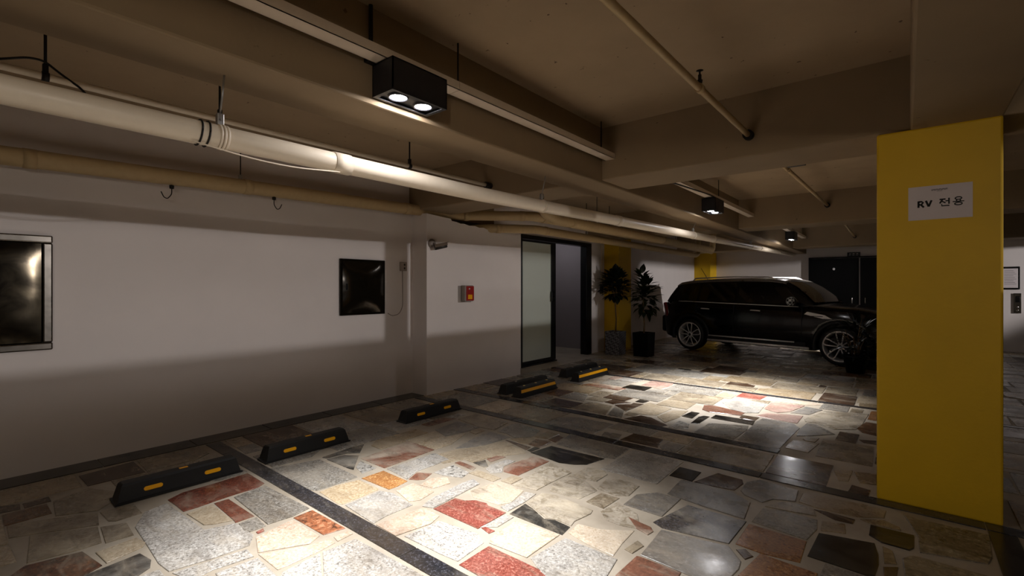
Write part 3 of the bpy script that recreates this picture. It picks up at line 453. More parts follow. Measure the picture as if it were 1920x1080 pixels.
FAR = ('SL:-3218,7230 -2940,7231 -2951,7493 -3224,7503;TB2:-1309,11746 -1009,11753 -1011,12291 -1315,12294;BE:-2763,13100 -2315,13101 -2325,13731 -2764,13720;DS:-1393,14810 -763,14803 -758'
',15282 -1383,15285;BE:-4636,10736 -4074,10750 -4076,11159 -4629,11151;BE:-2129,13368 -1548,13380 -1541,13817 -2125,13821;GR:-1056,14348 -473,14347 -468,14790 -1054,14794;TB2:-3390,'
'13164 -2770,13167 -2766,13621 -3389,13633;DB:1411,12026 1989,12016 1995,12513 1421,12504;DS:-4022,11814 -3419,11809 -3419,12213 -4030,12206;DS:-3167,10226 -2836,10220 -2831,10670 -'
'3170,10673;DS:-4635,5378 -4417,5375 -4426,5634 -4635,5632;SL:-1363,13458 -810,13449 -810,13833 -1352,13830;GL:-2798,13991 -2190,13991 -2199,14473 -2796,14459;DS:-4163,13478 -3516,1'
'3477 -3518,13964 -4161,13963;TB2:-1186,7663 -1002,7662 -947,7703 -942,7844 -1188,7835;DS:-470,6340 -367,6340 -356,6523 -468,6526;SL:1141,9323 1745,9328 1753,9755 1127,9759;GR:-4629'
',12379 -4250,12384 -4042,12556 -4038,12869 -4633,12860;GL:-4032,12720 -3443,12718 -3443,13156 -4019,13157;GL:-2279,9193 -2038,9195 -1932,9270 -1925,9445 -2281,9436;SL:-3463,8485 -3'
'249,8482 -3169,8566 -3172,8796 -3467,8794;GR:-2361,5891 -2247,5889 -2253,6141 -2370,6151;SL:-677,11631 -293,11621 -298,11902 -676,11908;GR:-1296,10398 -907,10391 -915,10623 -1294,1'
'0625;BK:-2174,13830 -1660,13826 -1651,14261 -2173,14253;GR:-2330,14476 -1750,14485 -1749,14912 -2330,14913;GL:-3702,3419 -3605,3418 -3607,3591 -3702,3580;SL:-1469,12516 -1107,12513'
' -1109,12939 -1463,12937;DS:-1445,6168 -1238,6176 -1235,6295 -1368,6287 -1440,6243;GR:-3103,14539 -2494,14531 -2491,14993 -3105,14995;SL:-4630,12879 -4140,12884 -4047,12955 -4040,1'
'3327 -4642,13333;DS:-3618,13985 -3199,13981 -2992,14135 -3001,14444 -3621,14430;SL:-2802,7683 -2487,7681 -2479,7842 -2796,7852;GL:-2315,7591 -2087,7577 -2098,7779 -2319,7779;SL:-90'
'1,10279 -715,10276 -680,10325 -676,10595 -892,10604;TBD:-4642,13351 -4217,13348 -4220,13977 -4502,13974 -4639,13772;DB:1410,11541 2004,11550 1992,12004 1420,12002;DS:-1924,9198 -16'
'73,9187 -1680,9434 -1924,9429;DS:-4637,5710 -4572,5649 -4428,5649 -4426,5847 -4635,5844;DS:1696,14600 2233,14601 2231,15025 1711,15023;DS:-4004,6716 -3826,6714 -3830,6970 -4008,697'
'1;TB2:-1724,14360 -1408,14360 -1403,14775 -1496,14939 -1733,14937;DB:-4638,10011 -4321,10010 -4163,10093 -4159,10262 -4637,10273;DS:-2309,4670 -2201,4656 -2195,4773 -2325,4764;DS:-'
'4249,14360 -3626,14357 -3640,14778 -4152,14776 -4246,14711;SL:-650,10910 -360,10898 -349,11116 -654,11116;SL:-3754,5724 -3505,5730 -3504,5845 -3746,5846;GR:-798,13573 -663,13454 -4'
'10,13449 -417,13794 -790,13786;DS:-2479,14940 -1915,14937 -1910,15304 -2477,15292;BK:-3619,14461 -3198,14456 -3190,14992 -3615,14981;SL:-4222,6357 -4048,6360 -4049,6578 -4232,6573;'
'BK:-2423,3128 -2377,3121 -2371,3234 -2424,3237;DB:-4631,14787 -4020,14796 -4012,15221 -4543,15218 -4639,15150;BK:1579,13025 2172,13022 2180,13461 1586,13461;DS:-2690,9306 -2389,930'
'9 -2396,9502 -2692,9502;GR:1589,13478 2193,13480 2203,13840 1584,13842;DS:-2813,10425 -2496,10438 -2488,10665 -2755,10673 -2816,10628;DS:-3429,12837 -2981,12827 -2983,13152 -3314,1'
'3151 -3426,13072;TB2:-1192,8737 -1046,8747 -1045,8964 -1180,8975;DS:-2252,13143 -2172,13099 -1791,13103 -1798,13350 -2257,13355;SL:-3511,13636 -3040,13646 -3029,13969 -3503,13966;G'
'R:-4633,13988 -4086,13999 -4090,14337 -4636,14341;GR:-4045,8814 -3813,8808 -3809,9071 -3984,9081 -4040,9021;GR:-4639,7850 -4359,7851 -4345,8028 -4636,8032;TB2:-1890,14952 -1419,149'
'48 -1422,15262 -1892,15272;SL:-1386,14360 -1072,14359 -1073,14764 -1283,14770 -1388,14634;SL:-2007,8318 -1841,8326 -1850,8520 -2015,8511;DB:-4004,6982 -3833,6978 -3834,7191 -3949,7'
'200 -4002,7135;DB:1582,12526 2078,12522 2078,12823 1893,13007 1584,13013;TB2:-3216,6721 -3089,6708 -3091,6919 -3221,6922;DB:-3380,7955 -3240,7964 -3233,8254 -3330,8254 -3379,8156;D'
'S:-4077,13976 -3630,13981 -3629,14318 -4078,14318;TB2:1298,12529 1548,12529 1548,12700 1307,12704;DS:-3994,14795 -3632,14801 -3626,15258 -3999,15263;DS:-3219,6928 -3100,6941 -3101,'
'7157 -3197,7155 -3216,7118;SL:-3819,6475 -3607,6479 -3614,6595 -3822,6601;DS:1705,15139 1823,15035 2001,15035 2002,15297 1698,15300;GR:-3152,9521 -2950,9515 -2954,9758 -3162,9753;D'
'B:-2039,11278 -1790,11281 -1777,11514 -2031,11512;DS:-1031,8749 -812,8747 -817,8846 -1045,8853;BE:1570,13861 1730,13858 1795,13929 1790,14104 1567,14104;BE:-990,11754 -726,11747 -7'
'40,11955 -990,11956;DS:-4027,6472 -3826,6477 -3826,6568 -3867,6592 -4032,6598;GL:-1188,8988 -1051,8987 -1056,9181 -1187,9175;BE:-4639,9016 -4465,9015 -4459,9347 -4586,9346 -4633,92'
'59;BE:-3803,9276 -3590,9286 -3578,9501 -3799,9504;TB2:-3600,14998 -3120,15001 -3118,15298 -3605,15302;BE:-4025,13177 -3614,13173 -3609,13471 -3868,13467 -4024,13357;DB:-920,7657 -8'
'35,7659 -837,7783 -860,7831 -920,7834;DS:-2159,11723 -1960,11723 -1969,12019 -2171,12018;BE:-1414,12312 -1114,12319 -1120,12497 -1413,12498;DS:-1772,13091 -1595,13093 -1499,13187 -'
'1500,13359 -1784,13356;SL:-2550,10687 -2404,10677 -2396,10990 -2558,10987;DS:-4643,14349 -4318,14361 -4315,14771 -4636,14776;TB2:-2950,9975 -2779,9982 -2774,10202 -2892,10209 -2957'
',10126;GR:-3092,15019 -2702,15006 -2702,15236 -2791,15299 -3097,15290;GR:-4635,10276 -4459,10281 -4456,10594 -4631,10591;GR:-2618,13743 -2290,13750 -2291,13983 -2620,13976;DB:-4148'
',10102 -3857,10097 -3863,10260 -4140,10265;SL:-4064,10738 -3849,10747 -3847,10984 -4050,10986;DS:-3012,13749 -2638,13744 -2640,13971 -2879,13970 -3017,13888;BK:-2929,7860 -2720,785'
'9 -2716,7926 -2777,7952 -2934,7951;GL:-2920,7677 -2805,7689 -2813,7846 -2920,7842;DS:-2556,11004 -2391,11003 -2385,11226 -2563,11222;BE:-1147,11136 -914,11127 -905,11241 -1149,1125'
'1;TB2:-2964,12840 -2775,12837 -2781,13139 -2968,13139;TB2:-4056,11005 -3860,10997 -3854,11214 -4061,11212;SL:-2171,14278 -1892,14271 -1888,14466 -2172,14472;SL:-3401,11739 -3137,11'
'749 -3127,11880 -3390,11883;DS:-1346,11128 -1164,11140 -1164,11249 -1346,11240;DS:-2029,12520 -1755,12517 -1754,12628 -2037,12629;TB2:-3594,13173 -3395,13165 -3398,13406 -3602,1340'
'4;GR:-2981,14193 -2805,14200 -2819,14481 -2982,14476;GR:-712,11920 -516,11930 -510,12022 -715,12020;BE:-1533,13444 -1485,13372 -1384,13366 -1384,13581 -1533,13590;BE:-2306,13370 -2'
'136,13371 -2142,13563 -2311,13563;SL:-1526,13604 -1378,13598 -1377,13791 -1520,13805;GR:-3850,10108 -3663,10109 -3669,10208 -3849,10208;SL:-4641,11174 -4440,11180 -4449,11321 -4631'
',11312;DS:-4644,10605 -4455,10597 -4445,10732 -4604,10726 -4634,10707;DS:-2685,15012 -2498,15012 -2498,15231 -2682,15220;TB2:-2972,13978 -2805,13988 -2810,14175 -2980,14183;DS:-231'
'1,13582 -2137,13584 -2147,13728 -2304,13719;DS:-1881,14343 -1835,14273 -1751,14276 -1741,14469 -1878,14470;GR:-2481,14484 -2337,14486 -2349,14679 -2484,14682;DB:-3915,11734 -3688,1'
'1729 -3697,11798 -3923,11797;DS:-3513,13423 -3408,13428 -3397,13621 -3510,13626;GR:-1634,13832 -1574,13831 -1555,13876 -1548,14033 -1635,14034;TBD:1056,7851 1694,7847 1702,8296 105'
'8,8294;DS:-1720,14273 -1553,14271 -1549,14341 -1728,14345;DB:-3174,14457 -3111,14447 -3112,14673 -3170,14681;BE:487,626 1130,628 1132,1053 644,1054 497,957;GL:-2848,-530 -2225,-534'
' -2221,-95 -2847,-90;TB2:-765,140 -147,128 -136,567 -749,562;SL:607,7385 1198,7392 1190,7844 605,7837;SL:1156,-39 1764,-32 1767,381 1160,389;SL:867,10690 1491,10697 1497,11128 866,'
'11131;TB2:-2780,-75 -2157,-73 -2160,412 -2776,405;SL:669,1753 872,1611 1259,1618 1262,2040 670,2032;BK:1943,2508 2095,2401 2570,2405 2582,2853 1938,2853;TB2:798,11782 1401,11782 13'
'97,12235 910,12230 803,12149;GR:2251,-10 2853,-24 2851,435 2260,436;DS:1296,2909 1808,2913 1919,2994 1916,3365 1299,3359;TB2:38,12637 647,12632 642,13120 38,13113;TB2:410,7860 1041'
',7857 1030,8332 395,8343;DB:28,5741 600,5737 602,6158 30,6163;DB:-185,4588 423,4599 425,5071 -7,5071 -185,4930;GL:1194,407 1843,398 1839,833 1201,830;GR:2101,12305 2720,12303 2730,'
'12750 2089,12763;DS:2147,5037 2749,5051 2751,5479 2136,5481;GR:1582,10532 2209,10535 2214,10991 1588,10994;BE:1927,7830 2572,7816 2569,8294 1929,8291;TB2:-1486,-707 -1284,-842 -838'
',-840 -841,-415 -1486,-406;BE:-452,6917 194,6922 200,7376 -443,7371;TB2:2576,7195 3183,7197 3184,7625 2587,7621;GR:-77,10758 503,10762 501,11210 -79,11217;DS:2033,9249 2612,9259 26'
'12,9700 2029,9714;GR:1881,13996 2073,13849 2500,13851 2491,14335 1883,14322;DS:2223,10155 2819,10147 2822,10644 2227,10643;DS:1448,6896 2036,6897 2032,7361 1454,7364;BE:-3989,-895 '
'-3388,-892 -3388,-415 -3998,-427;DB:758,2052 1350,2054 1351,2503 768,2501;BK:-53,8346 545,8350 550,8840 -46,8836;TB2:-122,8859 504,8848 490,9333 -126,9322;GR:-1848,460 -1217,458 -1'
'210,880 -1844,882;SL:496,-829 1097,-829 1105,-351 499,-359;TB2:367,5098 949,5095 950,5574 358,5571;GR:1536,842 2140,847 2130,1333 1545,1326;GR:496,9341 1114,9347 1123,9784 510,9783'
';DB:-4643,-726 -4018,-724 -4008,-268 -4641,-280;DB:2058,11092 2651,11093 2648,11429 2525,11514 2046,11513;SL:-100,11479 502,11485 503,11899 -100,11912;DB:1203,-900 1830,-894 1839,-'
'424 1196,-418;BE:2237,14346 2870,14347 2860,14774 2246,14767;DS:1480,5510 2061,5501 2053,5942 1478,5951;SL:1685,5967 2319,5969 2324,6404 1699,6412;DS:360,14042 949,14049 951,14463 '
'360,14472;GR:-742,1621 -96,1613 -104,2101 -742,2101;DS:-2145,-431 -1501,-439 -1498,33 -2142,19;TB2:489,2778 1119,2776 1121,3232 499,3222;TB2:2161,-895 2772,-901 2765,-455 2161,-446'
';DS:2334,5511 2931,5497 2932,5960 2333,5971;GR:-2528,423 -1921,426 -1907,802 -2521,812;BK:1355,1612 1999,1615 2010,2077 1357,2070;DS:2221,3866 2809,3868 2822,4337 2215,4342;BE:-119'
',9338 470,9345 459,9788 -130,9789;DB:16,9887 651,9879 651,10313 22,10311;TB2:2515,13619 3105,13630 3114,14055 2512,14048;BK:-1136,589 -504,577 -496,1042 -962,1041 -1135,919;SL:2670'
',10916 3192,10908 3192,11374 2666,11380;TB2:2639,9204 3202,9195 3192,9642 2638,9641;SL:947,13452 1196,13265 1572,13269 1567,13746 949,13739;SL:-3998,-275 -3819,-404 -3377,-413 -337'
'8,21 -3996,32;DS:1690,8308 2263,8317 2271,8774 1802,8780 1679,8681;DS:212,6720 801,6713 814,7158 213,7165;DB:-266,14421 324,14407 317,14837 -272,14840;DS:-1003,-403 -415,-396 -405,'
'59 -815,54 -1004,-92;GR:-425,7392 155,7393 160,7883 -426,7878;DS:1254,14109 1861,14116 1873,14583 1253,14591;SL:-486,585 151,584 143,1016 -482,1018;GR:2335,5984 2920,5983 2911,6452'
' 2326,6453;DS:2180,8794 2580,8791 2772,8921 2772,9193 2180,9192;DS:2288,12824 2912,12825 2917,13251 2301,13263;SL:-110,10317 480,10327 485,10742 -114,10751;TB2:473,14538 1072,14548'
' 1083,15016 666,15021 474,14871;GR:1934,2988 2082,2875 2523,2867 2527,3306 1940,3313;TB2:-753,12989 -170,12986 -168,13417 -753,13422;DS:1100,14610 1691,14611 1686,15062 1089,15061;'
'GR:2020,1757 2236,1610 2650,1606 2646,2032 2016,2038;TB2:1773,4509 2355,4502 2351,4989 1775,4980;GR:-3345,-896 -2730,-890 -2741,-556 -3341,-560;DS:667,12245 1281,12248 1292,12701 6'
'62,12713;DS:1120,3860 1760,3866 1763,4298 1109,4293;DB:2086,449 2730,459 2726,826 2296,825 2086,701;GR:-230,13433 414,13427 414,13919 -231,13916;DS:2279,849 2748,838 2888,939 2895,'
'1291 2276,1290;DB:1204,4589 1764,4585 1755,5021 1196,5027;GR:1568,-399 2200,-406 2199,-59 1570,-57;GL:2246,14785 2869,14783 2866,15249 2245,15242;GR:2168,11535 2813,11530 2807,1198'
'2 2170,11995;DB:302,6170 895,6174 904,6594 307,6596;GR:-826,-897 -186,-903 -177,-451 -833,-446;DS:2544,2870 3129,2878 3126,3353 2540,3362;GL:-388,11916 205,11917 204,12382 -383,123'
'70;TB2:418,13305 614,13128 931,13131 926,13598 421,13593;BE:-674,11134 -121,11134 -107,11600 -450,11608 -675,11424;SL:-670,1054 -33,1054 -33,1453 -669,1442;DB:2281,8457 2490,8313 2'
'909,8307 2914,8730 2286,8735;SL:486,3250 1069,3246 1078,3684 497,3671;GR:2291,9725 2902,9728 2904,10133 2293,10132;DB:491,-189 1127,-194 1134,290 492,290;DS:1519,10997 2038,10998 2'
'034,11451 1512,11450;GR:2579,7642 3200,7639 3192,8107 2586,8100;TB2:524,11143 1153,11139 1160,11574 530,11583;BE:-1836,902 -1214,906 -1219,1220 -1830,1221;DB:-750,14853 -120,14858 '
'-112,15144 -332,15297 -744,15294;GR:1358,2086 1930,2097 1930,2523 1363,2531;SL:-126,-716 321,-710 325,-103 -135,-99;SL:2667,1619 3144,1606 3143,2247 2667,2251;SL:-1488,-394 -1023,-'
'390 -1018,246 -1481,240;GL:2054,6707 2478,6718 2480,7306 2048,7314;TB2:2739,12009 3168,12007 3165,12591 2741,12587;BE:1761,9725 2209,9721 2213,10358 1758,10362;BE:528,10330 723,103'
'29 844,10556 845,10927 515,10923;BE:-3350,-535 -2870,-539 -2869,68 -3365,65;TB2:-542,7888 -60,7886 -60,8523 -542,8532;SL:913,6153 1010,6027 1353,6021 1349,6599 907,6596;TB2:2497,67'
'07 3034,6705 3035,7147 2500,7147;GR:661,1070 1190,1077 1198,1450 657,1445;SL:2214,-442 2775,-436 2759,-39 2207,-50;DS:-474,12496 24,12490 23,12934 -308,12930 -470,12788;DS:970,5038'
' 1491,5043 1497,5466 967,5468;TB2:2375,4509 2915,4506 2919,4953 2380,4939;DS:1132,2536 1680,2540 1688,2893 1136,2898;SL:2589,2393 2783,2262 3156,2256 3161,2651 2587,2640;BE:-309,21'
'11 226,2120 231,2549 -314,2542;DS:-2199,-902 -1640,-894 -1629,-449 -2210,-460;GR:1517,7372 2053,7370 2048,7803 1531,7812;GR:939,12731 1519,12725 1512,13146 949,13149;DS:-4630,-259 '
'-4055,-256 -4067,142 -4633,133;BE:2215,13268 2743,13278 2744,13548 2652,13605 2213,13604;GR:-132,-85 261,-84 263,441 -129,435;DB:559,8353 861,8353 938,8470 930,8912 563,8912;SL:151'
'5,5045 1904,5038 1902,5490 1507,5486;BE:-194,5093 209,5098 214,5610 -191,5621;DS:215,11923 623,11922 622,12495 219,12495;GR:2826,10152 3198,10146 3199,10705 2831,10691;TB2:-2710,-8'
'96 -2248,-891 -2248,-548 -2719,-555;BE:511,9020 623,8932 1005,8936 997,9327 520,9319;GR:-219,6188 259,6178 259,6563 -227,6560;DS:-259,13933 187,13931 191,14298 -249,14291;DS:2791,-'
'827 3194,-830 3202,-448 2779,-450;SL:1683,8787 2143,8792 2144,9158 1690,9162;BK:-100,14846 370,14860 385,15212 -93,15224;BE:836,13766 1280,13759 1280,14035 835,14027;DS:2765,4966 3'
'199,4962 3190,5389 2761,5380;SL:2018,12009 2492,12006 2498,12281 2021,12288;DS:2779,-421 3194,-423 3193,-39 2787,-40;DS:2838,3865 3201,3865 3192,4353 2826,4353;DS:2823,11386 3205,1'
'1389 3196,11831 2821,11836;DS:1206,849 1529,840 1523,1322 1210,1319;DS:181,7398 546,7401 540,7835 174,7840;TB2:2226,10651 2632,10656 2623,11076 2216,11075;GR:495,2054 747,2053 742,'
'2537 497,2535;BE:1787,-35 2154,-35 2155,392 1887,387 1787,271;DS:-44,7896 383,7888 388,8222 -55,8224;GR:1469,3377 1933,3374 1931,3700 1479,3695;BE:2505,14070 2984,14058 2973,14335 '
'2507,14328;DS:1946,2089 2406,2087 2413,2386 2099,2390 1942,2290;TB2:-564,8535 -73,8542 -68,8832 -574,8842;BE:-2136,39 -1691,44 -1698,346 -2136,355;GR:393,15030 840,15035 832,15291 '
'386,15294;BE:2066,7326 2546,7326 2541,7678 2056,7680;GR:1086,3377 1464,3370 1458,3687 1100,3683;TB2:862,10255 1362,10250 1364,10585 855,10581;DB:2909,431 3198,440 3189,897 2904,893'
';GR:-1203,1061 -854,1055 -851,1448 -1190,1452;TBD:1375,5964 1673,5968 1674,6439 1369,6431;GR:1916,4997 2123,4997 2119,5485 1915,5495;DS:1220,7148 1443,7160 1437,7635 1208,7644;TB2:'
'-82,1616 254,1621 263,2058 -82,2059;GR:2939,12608 3190,12599 3195,13068 2983,13065 2934,12976;GR:2940,5403 3197,5403 3192,5839 2941,5845;DS:1144,-414 1560,-414 1555,-59 1141,-62;GR'
':2247,3374 2694,3374 2702,3693 2253,3695;TB2:1778,3866 2162,3856 2151,4173 1766,4174;DB:-144,13137 248,13129 244,13410 -140,13412;GR:495,309 898,312 899,608 499,615;TB2:2785,8752 3'
'196,8754 3201,9074 2785,9060;SL:2770,13268 3136,13274 3203,13323 3200,13585 2762,13573;DB:-63,2558 315,2559 314,2807 -62,2814;BK:2079,5511 2311,5496 2318,5916 2080,5919;DS:2889,143'
'43 3189,14346 3189,14754 2885,14745;DS:2935,5980 3200,5987 3204,6390 2941,6392;TB2:1858,-891 2148,-904 2139,-487 1847,-500;SL:2871,-21 3178,-10 3176,403 2874,389;BE:421,13610 757,1'
'3608 750,14025 417,14018;GR:-392,8858 -144,8849 -149,9254 -391,9240;DS:2927,8127 3189,8115 3190,8533 2925,8538;BE:736,11592 1103,11585 1111,11762 749,11767;TB2:956,14051 1235,14040'
' 1241,14310 962,14299;GR:-1201,270 -820,256 -830,555 -1197,561;TB2:-1136,1616 -900,1614 -766,1701 -766,1854 -1141,1843;TB2:2884,14763 3195,14766 3193,15052 2883,15053;SL:498,2613 6'
'03,2553 865,2552 862,2763 496,2760;GR:856,15067 1212,15069 1207,15290 845,15295;TBD:2936,4497 3190,4507 3204,4892 2935,4886;SL:-453,14348 -279,14340 -277,14721 -463,14712;DB:1708,7'
'830 1910,7817 1915,8174 1712,8173;DS:1770,9181 2013,9174 2017,9516 1761,9517;TB2:-329,9805 -136,9806 -30,9946 -26,10202 -323,10213;BE:-19,1034 302,1033 294,1425 96,1421 -22,1273;BK'
':1376,10247 1703,10254 1698,10493 1374,10497;SL:2913,9667 3197,9658 3189,9941 2905,9936;DB:2882,15071 3073,15071 3192,15159 3192,15299 2876,15292;GR:2896,910 3190,913 3197,1202 290'
'7,1196;DS:1949,3318 2244,3322 2243,3581 1952,3582;DB:909,318 1131,319 1133,568 919,575;GR:440,7173 771,7175 766,7373 447,7371;BE:1886,14348 2222,14341 2222,14591 1889,14585;DS:2595'
',2655 2901,2667 2900,2864 2594,2864;TB2:-1678,1235 -1319,1238 -1315,1444 -1678,1451;DS:-95,11233 206,11239 211,11466 -101,11461;DS:-2205,828 -1876,815 -1883,1012 -2211,1009;DS:877,'
'2526 1112,2530 1122,2771 866,2763;BE:2715,3366 2966,3381 2960,3692 2705,3695;TBD:1852,395 2074,410 2072,740 1847,741;DS:-400,-444 -140,-430 -139,-138 -403,-125;SL:-208,5662 1,5663 '
'0,6024 -202,6032;GR:1300,13764 1548,13762 1540,14093 1301,14099;GL:1707,2551 1866,2543 1925,2623 1932,2859 1704,2861;DS:-279,11622 -117,11622 -111,11900 -285,11907;BE:1770,4194 204'
'8,4188 2045,4346 1770,4343;BE:229,11236 500,11238 500,11471 230,11464;TBD:-336,10902 -98,10910 -85,11113 -340,11115;BE:-4641,-901 -4338,-889 -4349,-747 -4639,-750;GR:-1680,261 -142'
'8,266 -1358,304 -1369,430 -1682,439;DS:2065,7721 2118,7698 2364,7686 2350,7811 2067,7814;GR:2984,3368 3129,3369 3197,3434 3200,3576 2988,3571;GL:2246,6471 2513,6463 2510,6589 2257,'
'6593;DS:-172,-894 101,-900 90,-734 -160,-727;SL:2583,8116 2900,8117 2913,8302 2646,8298 2580,8261;GR:1457,6712 1753,6716 1763,6882 1459,6888;SL:1380,6448 1691,6446 1699,6560 1619,6'
'598 1376,6593;SL:-801,2119 -492,2118 -493,2242 -804,2229;TB2:1221,15070 1483,15066 1489,15214 1392,15302 1224,15302;TBD:669,9804 931,9810 935,10046 672,10050;TB2:2219,13626 2494,13'
'624 2498,13843 2208,13832;SL:2205,1309 2427,1309 2511,1346 2503,1442 2219,1449;DS:2646,10711 2941,10706 2953,10898 2639,10891;TB2:1711,10365 2001,10376 1998,10523 1720,10516;GR:125'
'3,5489 1461,5490 1455,5721 1260,5731;DS:229,5217 279,5105 353,5104 354,5388 228,5387;SL:666,12718 916,12720 915,13027 666,13035;TB2:2741,12595 2913,12609 2913,12730 2848,12806 2747'
',12802;BE:2511,12003 2732,11996 2733,12288 2515,12281;DS:160,453 315,459 323,782 223,774 165,657;DS:498,1067 655,1070 643,1379 500,1379;BE:-420,2115 -330,2114 -315,2414 -433,2405;T'
'B2:2007,15049 2232,15038 2226,15304 2010,15294;SL:447,4498 568,4504 560,4830 451,4831;BE:3048,6712 3193,6715 3191,7009 3084,7021 3057,6965;DB:-3051,79 -2799,75 -2797,231 -2968,238 '
'-3052,187;GR:1589,9770 1740,9768 1739,9973 1586,9972;GR:1220,7659 1479,7655 1494,7845 1207,7845;GR:960,14323 1209,14325 1212,14507 959,14504;DB:962,5480 1198,5484 1195,5565 963,557'
'4;GL:1370,1333 1530,1340 1520,1444 1365,1449;GR:-143,6708 91,6709 95,6911 -139,6902;DS:1554,8313 1625,8316 1665,8390 1663,8513 1546,8511;DS:2928,8546 3153,8555 3143,8730 2922,8744;'
'TB2:1706,6424 1998,6419 2005,6592 1714,6595;DS:1504,15138 1555,15073 1680,15074 1693,15305 1510,15294;BE:-1683,43 -1508,39 -1499,245 -1684,236;SL:1773,6709 1997,6721 1989,6887 1777'
',6888;TB2:1120,11596 1404,11594 1391,11766 1124,11771;GR:2096,12771 2284,12776 2271,12960 2095,12954;DS:444,5020 524,5002 710,5010 708,5079 450,5069;GR:1135,2916 1284,2919 1271,312'
'9 1139,3140;DS:516,10935 759,10939 760,11130 519,11133;DB:579,-335 820,-339 809,-207 577,-202;DB:2660,11386 2804,11392 2806,11515 2662,11525;DS:2910,1212 3071,1210 3151,1286 3148,1'
'436 2908,1440;BE:526,11627 559,11592 726,11599 730,11806 527,11806;DS:2929,13090 3195,13076 3189,13257 2935,13252;SL:1769,9528 2021,9528 2021,9700 1756,9714;TBD:832,-343 1118,-335 '
'1112,-204 838,-199;DS:-842,1047 -691,1047 -687,1321 -840,1330;DS:2016,11526 2151,11535 2154,11791 2010,11784;DB:-396,13426 -273,13429 -251,13476 -252,13722 -396,13715;BE:266,13136 '
'409,13134 407,13385 265,13392;GL:2922,2665 3135,2664 3139,2862 2920,2856;DS:40,12385 148,12392 192,12460 195,12624 41,12621;DB:227,5403 347,5396 344,5622 231,5632;DS:-397,-112 -215'
',-120 -213,121 -371,117 -403,77;TB2:671,10056 845,10070 846,10292 679,10292;SL:2750,456 2894,460 2880,724 2750,722;DS:625,11815 782,11820 790,12082 674,12082 629,12008;DS:2013,6421'
' 2132,6420 2195,6477 2197,6590 2013,6593;GR:-4334,-895 -4139,-895 -4133,-739 -4334,-736;DS:494,1607 649,1615 647,1893 490,1887;GL:-1015,68 -770,66 -773,248 -1004,239;GR:1309,12236 '
'1401,12247 1395,12511 1301,12499;TB2:1537,1341 1745,1349 1740,1454 1537,1445;SL:1718,8175 1910,8184 1911,8301 1709,8298;DS:1043,13169 1269,13162 1266,13225 1224,13241 1051,13245;GR'
':1276,13158 1499,13162 1501,13244 1279,13252;TB2:636,12087 791,12096 784,12233 666,12228 631,12193;SL:337,14488 450,14481 464,14674 326,14672;DS:-218,6051 13,6042 5,6161 -219,6161;'
'DS:2821,11854 3066,11845 3066,11994 2831,11992;DS:215,7231 285,7170 428,7174 424,7378 205,7369;DS:114,-898 302,-897 307,-730 118,-728;BE:2535,6457 2750,6461 2752,6600 2529,6592;TB2'
':2371,7697 2506,7699 2574,7736 2572,7809 2366,7800;DS:-903,1856 -767,1857 -761,1992 -902,1987;GR:2018,10370 2212,10381 2199,10524 2018,10522;TB2:361,5589 552,5587 555,5723 364,5721'
';BE:-263,14318 -69,14310 -74,14367 -148,14398 -263,14390;BE:2959,10712 3124,10714 3134,10893 2964,10901;TB2:-153,12940 10,12940 16,13117 -152,13120;SL:-1304,1230 -1211,1240 -1221,1'
'453 -1298,1451;SL:116,6712 169,6716 191,6773 189,6900 107,6905;DB:2995,14068 3172,14064 3176,14210 3127,14263 2988,14260;BE:165,788 311,793 323,1004 171,990;DS:1105,-902 1179,-898 '
'1184,-666 1110,-662;DS:-55,14312 146,14320 140,14402 -58,14398;GL:-390,12398 -209,12399 -201,12481 -390,12482')
# ------------------------------------------------------------------ the setting
def struct(name, mb, mat, parent=None):
    o = mb.build(name, mat, parent)
    if parent is None: o['kind'] = 'structure'
    return o
floor = struct('floor', MB().box((-6.8, -5, -.12), (12.6, 15.6, 0)), M['grout'])
def stones(txt):
    for rec in txt.split(';'):
        ty, pts = rec.split(':')
        yield ty, ccw([tuple(int(q)/1000 for q in p.split(',')) for p in pts.split()])
for i, (ty, p) in enumerate(stones(NEAR)):
    cx = sum(q[0] for q in p)/len(p); cy = sum(q[1] for q in p)/len(p)
    z = .0035 + random.random()*.002 + i*.000004
    MB().prism([(x-cx, y-cy) for x, y in p], -.01, z, .0025).build('paving_stone', ST[ty], floor, (cx, cy, 0), fix=False)
fm = MB(); keys = list(ST)
for ty, p in stones(FAR): fm.prism(p, -.01, .0035+random.random()*.002, .0025, keys.index(ty))
tag(fm.build('paving_stones_beyond', [ST[k] for k in keys], floor, fix=False), 'smaller paving stones filling the rest of the floor', kind='stuff')
stripe_me = {}
for (y0, y1) in ((1.475, 1.585), (3.73, 3.84), (4.37, 4.48), (6.62, 6.69)):
    for k in range(7):
        x0 = -4.63 + (k-1)*1.15 + .38; x1 = min(x0+1.144, 2.55); x0 = max(x0, -4.63)
        if 3.5 < y0 < 4.4 and x1 > -.16 and y0 > 3.8: continue
        MB().prism([(x0, y0), (x1, y0), (x1, y1), (x0, y1)], -.01, .006, .002).build('stripe_tile', ST['ST'], floor, fix=False)
for k in range(4):
    y1 = 3.72 - k*1.15; MB().prism([(.35, y1-1.144), (.465, y1-1.144), (.465, y1), (.35, y1)], -.01, .006, .002).build('stripe_tile', ST['BK'], floor, fix=False)
for k in range(8):
    y1 = 3.9 - k*.62; MB().prism([(-4.895, y1-.614), (-4.66, y1-.614), (-4.66, y1), (-4.895, y1)], -.01, .005, .002).build('border_tile', ST['BK'], floor, fix=False)

